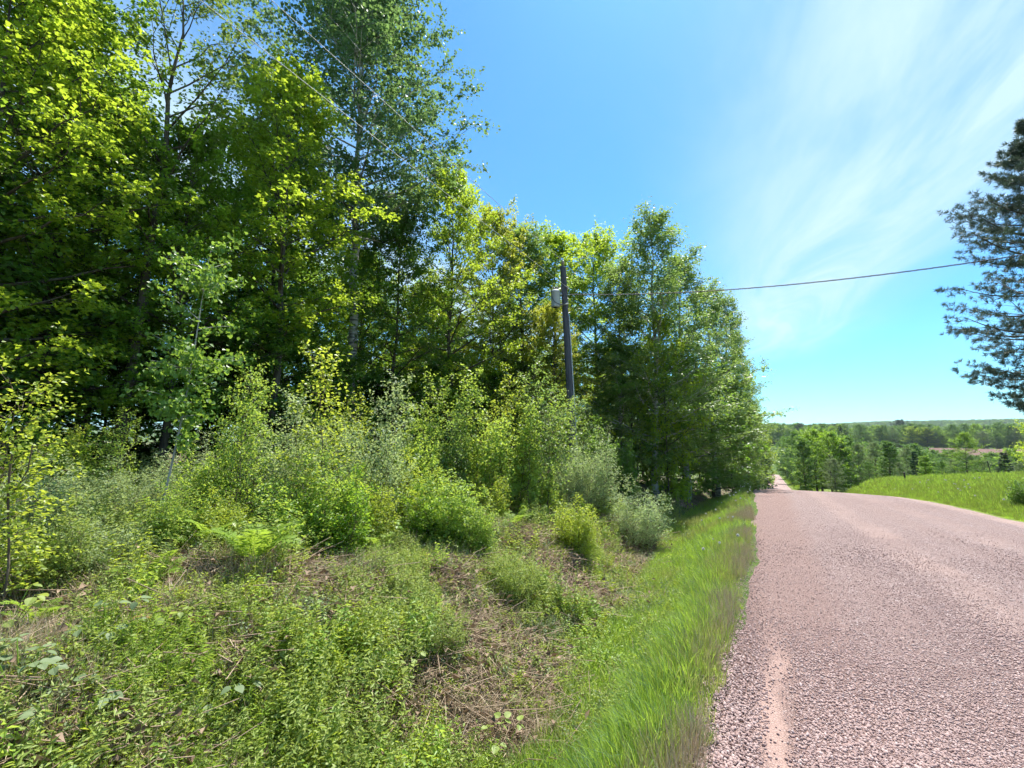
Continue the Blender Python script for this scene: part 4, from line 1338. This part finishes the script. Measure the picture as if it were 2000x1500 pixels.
# ------------------------------------------------------------------ utility pole, transformer, wires
M['pole'] = plain_mat('weathered_pole', (.045, .048, .068), (.10, .102, .125), 4.0, .85, (6, 6, .35), .4)
M['can'] = plain_mat('grey_transformer_paint', (.32, .36, .42), (.40, .43, .48), 3.0, .45, (1, 1, 1), .05)
M['porcelain'] = plain_mat('porcelain', (.30, .25, .22), (.36, .30, .27), 3.0, .25)
M['steel'] = plain_mat('galvanised_steel', (.40, .41, .42), (.55, .55, .55), 9.0, .45, metal=.7)
M['wire'] = plain_mat('bare_aluminium_wire', (.42, .42, .46), (.52, .52, .55), 5.0, .6, metal=.0)
M['cable'] = plain_mat('black_cable', (.025, .025, .028), (.06, .06, .06), 5.0, .6)


def lathe(b, prof, n=20, c=(0, 0, 0), m=0):
    an = np.arange(n) / n * 2 * math.pi
    pr = np.array(prof)
    V_ = np.stack([pr[:, None, 0] * np.cos(an), pr[:, None, 0] * np.sin(an), pr[:, None, 1] + 0 * an], -1).reshape(-1, 3) + np.array(c)
    i = np.arange(len(pr) - 1)[:, None] * n; j = np.arange(n)[None]; j2 = (j + 1) % n
    b.add(V_, np.stack([i + j, i + j2, i + n + j2, i + n + j], -1).reshape(-1, 4), m=m)
    return b


def boxm(b, c, s):
    c = np.array(c); s = np.array(s) / 2
    v = np.array([[x_, y_, z_] for x_ in (-1, 1) for y_ in (-1, 1) for z_ in (-1, 1)]) * s + c
    b.add(v, np.array([(0, 1, 3, 2), (4, 6, 7, 5), (0, 4, 5, 1), (2, 3, 7, 6), (0, 2, 6, 4), (1, 5, 7, 3)]))
    return b


def line(P, r_, sides=6):
    b = Buf(); P = np.asarray(P, float); b.add(*tubes(P[None], np.full((1, len(P)), r_), sides)); return b


PD = 17.0
px_, py_ = spot(1122, PD)
pz_ = gz(px_, py_) - .3
tx_, ty_ = spot(1103.5, PD)
tz_ = zat(1103, 512, PD)
POLE = empty('utility_pole', (px_, py_, pz_))
hp = np.array([tx_ - px_, ty_ - py_, tz_ - pz_])


def on_pole(z):
    return np.array([px_, py_, pz_]) + hp * ((z - pz_) / hp[2])


s = np.linspace(0, 1, 12)
b = Buf()
b.add(*tubes((s[:, None] * hp)[None], (.145 - .03 * s)[None], 18))
b.add(*tubes(np.array([[hp, hp + [0, 0, .03], hp + [0, 0, .06]]]), np.array([[.115, .10, .001]]), 18))
ob('shaft', b.mesh('pole_shaft', M['pole'], True), POLE)
# lead moulding running down the sunny side of the pole
rv = np.array([math.cos(YAW), math.sin(YAW), 0])
b = line([hp * q + rv * (.168 - .035 * q) + np.array([.02, -.05, 0]) for q in np.linspace(.05, .78, 10)], .022, 6)
ob('conduit', b.mesh('pole_conduit', M['steel'], True), POLE)
# pole top insulator, spool insulator
b = lathe(Buf(), [(.0, .06), (.025, .06), (.03, .16), (.065, .17), (.07, .20), (.045, .22), (.06, .25), (.035, .28), (.0, .29)], 14, hp)
ob('insulator', b.mesh('pole_insulator', M['porcelain'], True), POLE)
zB = zat(1108, 556, PD)
sp_ = on_pole(zB) - np.array([px_, py_, pz_]) + np.array([.17, -.06, 0])
b = lathe(Buf(), [(0, -.05), (.04, -.05), (.04, -.02), (.025, 0), (.04, .02), (.04, .05), (0, .05)], 12, sp_)
ob('insulator', b.mesh('spool_insulator', M['porcelain'], True), POLE)
for q in (.955, .905, .80, .62):
    b = line([hp * q - rv * .17, hp * q + rv * .19], .012, 6)
    ob('bolt', b.mesh('pole_bolt', M['steel'], True), POLE)
# transformer can hung on the left of the pole
zc0 = zat(1092, 594, PD - .2) - pz_
cpos = hp * (zc0 / hp[2]) - rv * .36 + np.array([.02, -.09, 0])
TR = lathe(Buf(), [(0, 0), (.15, 0), (.175, .02), (.18, .05), (.18, .60), (.192, .61), (.192, .64), (.18, .66), (.12, .71), (.0, .72)], 26, cpos)
can = ob('transformer', TR.mesh('transformer_can', M['can'], True), POLE)
can['label'] = 'pale grey cylindrical transformer with dark wire loop'
for sx in (-.06, .07):
    b = lathe(Buf(), [(0, .68), (.03, .68), (.045, .72), (.03, .74), (.045, .77), (.03, .79), (.04, .82), (0, .86)], 12, cpos + np.array([sx, .02, 0]))
    ob('bushing', b.mesh('bushing', M['porcelain'], True), can)
for zz in (.12, .52):
    b = boxm(Buf(), cpos + rv * .20 + np.array([0, 0, zz]), (.12, .10, .05))
    ob('bracket', b.mesh('bracket', M['steel']), can)
lp = [cpos + np.array([-.06, .0, .86]), cpos + np.array([-.10, -.19, .74]), cpos + np.array([-.08, -.22, .45]), cpos + np.array([.04, -.23, .16]), cpos + rv * .20 + np.array([.05, -.16, .06]), cpos + rv * .38 + np.array([.05, -.1, .12])]
tt = np.linspace(0, 1, len(lp)); t2 = np.linspace(0, 1, 24)
lpi = np.stack([np.interp(t2, tt, np.array(lp)[:, c]) for c in range(3)], -1)
for _ in range(3): lpi[1:-1] = (lpi[:-2] + lpi[1:-1] + lpi[2:]) / 3
ob('wire_loop', line(lpi, .011, 6).mesh('wire_loop', M['cable'], True), can)
lp = [cpos + np.array([.07, 0, .86]), cpos + rv * .2 + np.array([0, -.1, 1.0]), hp * ((cpos[2] + 1.2) / hp[2]) + np.array([0, -.15, 0]), hp + np.array([-.05, -.1, .2])]
ob('wire_loop', line(np.array(lp), .008, 5).mesh('top_lead', M['cable'], True), can)
b = boxm(Buf(), cpos + rv * .42 + np.array([0, -.12, .10]), (.30, .04, .05))
ob('bracket', b.mesh('crossing_bracket', M['steel']), POLE)
tag(POLE, 'weathered wooden utility pole carrying a transformer, leaning slightly left', 'utility pole')


def span(A, B, sag, n=40):
    s_ = np.linspace(0, 1, n)[:, None]
    P = A * (1 - s_) + B * s_
    P[:, 2] -= 4 * sag * (s_ * (1 - s_))[:, 0]
    return P


A = np.array([px_, py_, pz_]) + hp + np.array([0, 0, .27])
B = np.array([px_ + .1, py_ - 50, A[2] + 1.6])
tag(ob('power_line', line(span(A, B, .35), .0065).mesh('power_line', M['wire'], True)), 'upper bare power line sloping from the pole top past the aspen', 'wire', 'overhead wires')
A = np.array([px_, py_, pz_]) + sp_
B = np.array([px_ - .15, py_ - 50, A[2] + 2.0])
tag(ob('power_line', line(span(A, B, .35), .0065).mesh('neutral_line', M['wire'], True)), 'lower bare power line sloping from below the pole top', 'wire', 'overhead wires')
# twisted service cable to the right
A = on_pole(zat(1112, 568, PD)) + rv * .2
ex, ey = spot(2180, 17.5); B = np.array([ex, ey, zat(2180, 462, 17.5)])
C0 = span(A, B, .38, 420)
sv = Buf()
ln = np.linspace(0, 1, 420) * 22 / .55 * 2 * math.pi
for k in range(3):
    a_ = ln + k * 2.094
    off = np.stack([np.zeros_like(a_), np.cos(a_) * .012, np.sin(a_) * .016], -1)
    sv.add(*tubes((C0 + off)[None], np.full((1, 420), .0085 if k else .006), 5))
tag(ob('service_cable', sv.mesh('service_cable', M['cable'], True)), 'twisted black service cable crossing the sky above the road', 'cable', 'overhead wires')

# ------------------------------------------------------------------ right side and distance
tree('pine_tree', 'pine', 2118, 44.0, 175, 'big dark pine reaching in from the right edge', rz=.6)
bush('round_bush', 'bush2', 1995, 27.0, 915, 'dark bush in the meadow at the right edge', leaf='maple_dark', wide=1.3)
tree('maple_tree', 'under1', 2034, 33.0, 828, 'pale yellowish leafy branches at the right edge above the meadow', leaf='maple_yellow', wide=.8)
MID = 'trees beyond the meadow'
for a in [
    ('aspen_tree', 'mid0', 1553, 104, 850, 'dark green tree directly right of the far road', 'far_leaf', .9),
    ('aspen_tree', 'midcol', 1562, 78, 862, 'slim tree with bare lower branches right of the far road', 'far_leaf', 1.2),
    ('aspen_tree', 'mid1', 1584, 84, 848, 'broad bright green tree in the clump beyond the crest', 'maple', 1.0),
    ('aspen_tree', 'mid0', 1612, 80, 852, 'bright green tree in the middle of the clump beyond the crest', 'maple', 1.0),
    ('aspen_tree', 'midcol', 1634, 82, 862, 'narrow green tree at the right end of the leafy clump', 'far_leaf', 1.5),
    ('aspen_tree', 'mid0', 1594, 90, 846, 'tree at the back of the leafy clump, between its two bright trees', 'far_leaf', 1.1),
    ('aspen_tree', 'mid1', 1650, 92, 858, 'green tree filling the gap right of the narrow tree', 'far_leaf', 1.0),
    ('willow_tree', 'mid1', 1667, 88, 873, 'greyish pale topped tree with dark foot', 'far_pale', .75),
    ('willow_tree', 'mid0', 1700, 96, 870, 'pale grey green tree left of the dark column tree', 'far_pale', .7),
    ('aspen_tree', 'midcol', 1727, 86, 867, 'dark green column shaped tree in the middle of the row', 'far_leaf', 1.4),
    ('willow_tree', 'mid1', 1760, 104, 880, 'pale rounded tree right of the dark column tree', 'far_pale', .8),
    ('spruce_tree', 'spruce', 1776, 98, 880, 'thin dark spruce against the pale rounded tree', 'spruce', .9),
    ('young_tree', 'midcol', 1795, 76, 893, 'small bright conical tree at the meadow edge', 'maple', 1.5),
    ('young_tree', 'mid0', 1826, 80, 903, 'low bushy tree left of the large round tree', 'far_leaf', .9),
    ('maple_tree', 'maple2', 1874, 70, 850, 'large round green tree standing alone before the ploughed field', 'maple', 1.15),
    ('aspen_tree', 'mid0', 1538, 150, 862, 'shaded tree down the hill just right of the far road', 'far_leaf', 1.1),
    ('aspen_tree', 'mid1', 1529, 200, 860, 'small distant tree right beside the end of the far road', 'far_leaf', 1.1),
    ('young_tree', 'mid0', 1905, 84, 898, 'low pale tree right of the large round tree', 'far_pale', 1.0),
    ('pine_tree', 'spruce', 1948, 72, 882, 'small dark pine in front of the ploughed field', 'pine', 1.5),
    ('young_tree', 'mid1', 1985, 90, 905, 'low hazy bush row at the far right below the field', 'far_pale', 1.5),
    ('young_tree', 'mid0', 1850, 92, 900, 'low tree half hidden behind the large round tree', 'far_pale', 1.0),
    ('young_tree', 'mid1', 1745, 80, 905, 'low shrubby tree at the foot of the dark column tree', 'far_pale', .9),
    ('young_tree', 'mid0', 1685, 80, 905, 'low shrubby tree between the pale topped trees', 'far_leaf', .9),
    ('young_tree', 'mid1', 1620, 74, 900, 'pale shrubby tree at the foot of the leafy clump', 'far_pale', .9),
]:
    tree(a[0], a[1], a[2], a[3], a[4], a[5], leaf=a[6], wide=a[7], group=MID)
HED = 'trees along the far side of the ploughed field'
for px, d, yt, key, lab, lf, wd_ in [
    (1712, 462, 840, 'mid0', 'dark tree at the left end of the far field edge', 'far_leaf', 1.1),
    (1738, 470, 838, 'mid1', 'pale yellowish tree below the dark tree top on the ridge', 'far_pale', 1.1),
    (1775, 458, 836, 'mid0', 'rounded golden green tree behind the ploughed field', 'maple_yellow', 1.1),
    (1805, 462, 838, 'mid1', 'rounded golden green tree right of its twin behind the field', 'maple_yellow', 1.1),
    (1835, 470, 850, 'mid1', 'green tree behind the large round tree, across the field', 'far_leaf', 1.1),
    (1912, 455, 845, 'mid0', 'broad olive green tree standing out into the ploughed field', 'far_pale', 1.2),
    (1938, 460, 850, 'mid1', 'darker green tree at the right of the olive tree in the field', 'far_leaf', 1.1),
    (1975, 500, 862, 'mid0', 'dark tree on the far edge of the field at the right', 'spruce', 1.0),
    (1755, 540, 824, 'mid1', 'dark tall tree standing above the wooded ridge', 'spruce', 1.3),
]:
    tree('field_tree', key, px, d, yt, lab, leaf=lf, wide=wd_, group=HED)


def joined(key, leaf):
    wd, cr, H0 = PROTO[key]
    me = cr.copy(); me.materials.clear(); me.materials.append(M[leaf])
    return me


C_far = proto_coll('far_crown', [joined('mid0', 'far_leaf'), joined('mid1', 'far_leaf'), joined('midcol', 'far_pale'), joined('mid1', 'maple'), joined('mid0', 'spruce')])


def far_wood(name, label, az0, az1, d0, d1, n, s0, s1, seed, w_=(.4, .25, .1, .2, .05), avoid=True):
    g_ = np.random.default_rng(seed)
    a_ = np.radians(g_.uniform(az0, az1, n)); dd = d0 + (d1 - d0) * g_.random(n)
    x_, y_ = dd * np.sin(a_), dd * np.cos(a_)
    if avoid:
        k_ = ((x_ < -4.5) | (x_ > 7.5)) | (y_ > 420)
        x_, y_, dd = x_[k_], y_[k_], dd[k_]
    k_ = ~((dd > 275) & (dd < 458) & (np.arctan2(x_, y_) > R(10.5)))
    x_, y_ = x_[k_], y_[k_]
    m_ = len(x_)
    sc_ = g_.uniform(s0, s1, m_)
    scatter(name, label, np.stack([x_, y_, ground_z(x_, y_) - .3], -1), np.stack([np.zeros(m_), np.zeros(m_), g_.uniform(0, 6.28, m_)], -1),
            np.stack([sc_ * 1.15, sc_ * 1.15, sc_], -1), g_.choice(5, m_, p=w_), C_far)


far_wood('valley_wood', 'hazy wood filling the valley beyond the crest', -6, 10, 125, 340, 560, .7, 1.1, 1)
far_wood('hillside_wood', 'dense wood covering the near ridge across the valley', -6, 34, 462, 680, 1300, 1.15, 1.65, 2, avoid=False)
far_wood('distant_wood', 'bluish wood on the distant hill at the right', 4, 36, 1500, 2700, 5200, 1.3, 2.0, 3, avoid=False)
far_wood('valley_scrub', 'pale scrub along the near side of the ploughed field', 9, 34, 120, 270, 520, .45, .85, 4, (.2, .2, .5, .1, 0), avoid=False)

# fence post and snag at the meadow edge
x, y = spot(1753, 58)
post = empty('fence_post', (x, y, gz(x, y) - .1))
ob('post', line(np.array([[0, 0, 0], [.02, 0, .5], [.0, .02, .95]]), .07, 8).mesh('fence_post', M['bark'], True), post)
ob('cap', lathe(Buf(), [(.0, 1.0), (.05, .99), (.071, .95), (.071, .92)], 8).mesh('post_cap', M['dead_wood']), post)
tag(post, 'short dark wooden post at the far edge of the meadow', 'fence post')
x, y = spot(1920, 60)
sn = empty('dead_snag', (x, y, gz(x, y) - .1))
ob('trunk', line(np.array([[0, 0, 0], [-.05, 0, .6], [-.1, .02, 1.2], [-.15, 0, 1.6]]), .035, 7).mesh('snag_trunk', M['bark'], True), sn)
ob('branch', line(np.array([[-.08, 0, 1.0], [.1, .1, 1.25], [.15, .1, 1.4]]), .02, 5).mesh('snag_branch', M['bark'], True), sn)
tag(sn, 'thin leaning dead trunk right of the large round tree', 'dead tree')

# ------------------------------------------------------------------ small things on the bank
def stick(px, d, L, ang, r_, label, up=.12, name='fallen_branch'):
    x, y = spot(px, d); z = gz(x, y)
    s_ = np.linspace(-.5, .5, 8)
    X = x + math.cos(ang) * L * s_; Y = y + math.sin(ang) * L * s_
    Z = ground_z(X, Y) + .06 + up * (s_ + .5) + .03 * np.sin(s_ * 9)
    P = np.stack([X - x, Y - y, Z - z], -1)
    t_ = empty(name, (x, y, z))
    b_ = Buf(); b_.add(*tubes(P[None], (r_ * (1.1 - .9 * (s_ + .5)))[None], 6))
    ob('stem', b_.mesh('dead_stem', M['dead_wood'], True), t_)
    q = P[4]
    e = np.array([math.cos(ang + .7), math.sin(ang + .7), .3]) * L * .22
    ob('side_twig', line(np.array([q, q + e * .5, q + e]), r_ * .35, 5).mesh('dead_twig', M['dead_wood'], True), t_)
    tag(t_, label, 'branch', 'dead branches on the bank')


stick(255, 5.0, 1.0, 2.6, .009, 'thin pale dead branch lying across the shaded hollow')
stick(360, 4.9, .8, 2.2, .012, 'short grey dead branch right of the shaded hollow')
stick(75, 4.6, 1.2, 2.9, .009, 'long pale dead branch near the left edge')
stick(95, 4.9, .9, 2.3, .008, 'dead branch crossing the one near the left edge')
stick(150, 3.9, 1.1, 2.7, .008, 'dead branch among the pale brambles at lower left')
stick(700, 6.2, .8, 2.4, .014, 'grey broken branch under the fern in the middle')
stick(790, 5.0, 1.0, 2.2, .006, 'thin straw coloured stem lying in the middle foreground')
stick(900, 3.6, .9, 1.9, .005, 'thin reddish stem lying near the bottom of the ditch')
# thin bare stem at far left
x, y = spot(45, 5.4); z = gz(x, y)
bs = empty('bare_sapling', (x, y, z))
s = np.linspace(0, 1, 9)
ob('stem', line(np.stack([.03 * np.sin(s * 7), .03 * np.sin(s * 5), 1.5 * s], -1), .008, 6).mesh('bare_stem', M['twig'], True), bs)
ob('side_twig', line(np.array([[.0, 0, 1.1], [.1, .05, 1.3], [.14, .05, 1.5]]), .005, 5).mesh('bare_twig', M['twig'], True), bs)
tag(bs, 'thin bare grey stem standing at the far left', 'sapling')

# reddish dead leaves low on the bank
for px, d, lab in [(290, 4.35, 'patch sized orange dead leaf below the shaded hollow'), (305, 4.15, 'orange dead leaf nearest the pale bramble'), (415, 4.3, 'orange brown dead leaf right of the others')]:
    x, y = spot(px, d)
    o = ob('dead_leaf', leaf_round('dead_leaf', M['litter_orange'] if 'litter_orange' in M else M.setdefault('litter_orange', leaf_mat('orange_leaf', (.34, .15, .05), (.45, .22, .07), (.4, .2, .05), .3)), L=.13, Wd=.13, fold=.3, cup=.3),
           None, (x, y, gz(x, y) + .14), (.5, .2, random.uniform(0, 6)))
    tag(o, lab, 'leaf', 'orange dead leaves')

# dandelion clocks and white clover on verge and meadow
def dandelion_meshes():
    g_ = np.random.default_rng(3)
    st = line(np.array([[0, 0, 0], [.005, 0, .14], [.0, .01, .28]]), .0022, 4).mesh('dandelion_stem', M['grass'])
    b_ = Buf(); n_ = 60
    dr = norm(g_.normal(0, 1, (n_, 3)))
    V_, F_ = leaves(np.zeros((n_, 3)) + [0, .01, .285], dr, norm(g_.normal(0, 1, (n_, 3))), .022, .012, 0, 0)
    b_.add(V_, F_)
    M['seed'] = leaf_mat('seed_fluff', (.6, .6, .58), (.75, .75, .72), (.6, .6, .55), .3, .9, .1)
    return st, b_.mesh('dandelion_head', M['seed'])


DS, DH = dandelion_meshes()
g = np.random.default_rng(21)


def dandelion(x, y, s_, label, group):
    t_ = empty('dandelion', (x, y, gz(x, y)), (g.normal(0, .1), g.normal(0, .1), g.uniform(0, 6)), (s_,) * 3)
    ob('stem', DS, t_); ob('seed_head', DH, t_)
    tag(t_, label, 'dandelion', group)


for i in range(34):
    y = 8.5 + 24 * g.random() ** 1.2
    x = float(left_edge(y)) - g.uniform(.1, 1.5)
    dandelion(x, y, g.uniform(.8, 1.25) * (1 + y * .015), 'white dandelion clock in the green verge grass', 'dandelions in the verge')
for i in range(60):
    a = R(g.uniform(9.5, 20)); d = g.uniform(17, 48)
    x, y = d * math.sin(a), d * math.cos(a)
    if x < RIGHT_EDGE + .5: continue
    dandelion(x, y, g.uniform(1.1, 1.6) * (1 + d * .012), 'white dandelion clock in the meadow right of the road', 'dandelions in the meadow')

# ------------------------------------------------------------------ air
hz = bpy.data.materials.new('haze_air'); hz.use_nodes = True
t = NT(hz.node_tree)
pv = t.n('ShaderNodeVolumePrincipled', {'Color': (.80, .90, 1.0, 1), 'Density': 0.00009, 'Anisotropy': 0.2})
t.n('ShaderNodeOutputMaterial', {'Volume': pv.outputs[0]})
hb = boxm(Buf(), (0, 0, 40), (16000, 16000, 150))
tag(ob('haze', hb.mesh('haze', hz)), 'thin bluish summer haze over the valley', kind='stuff')
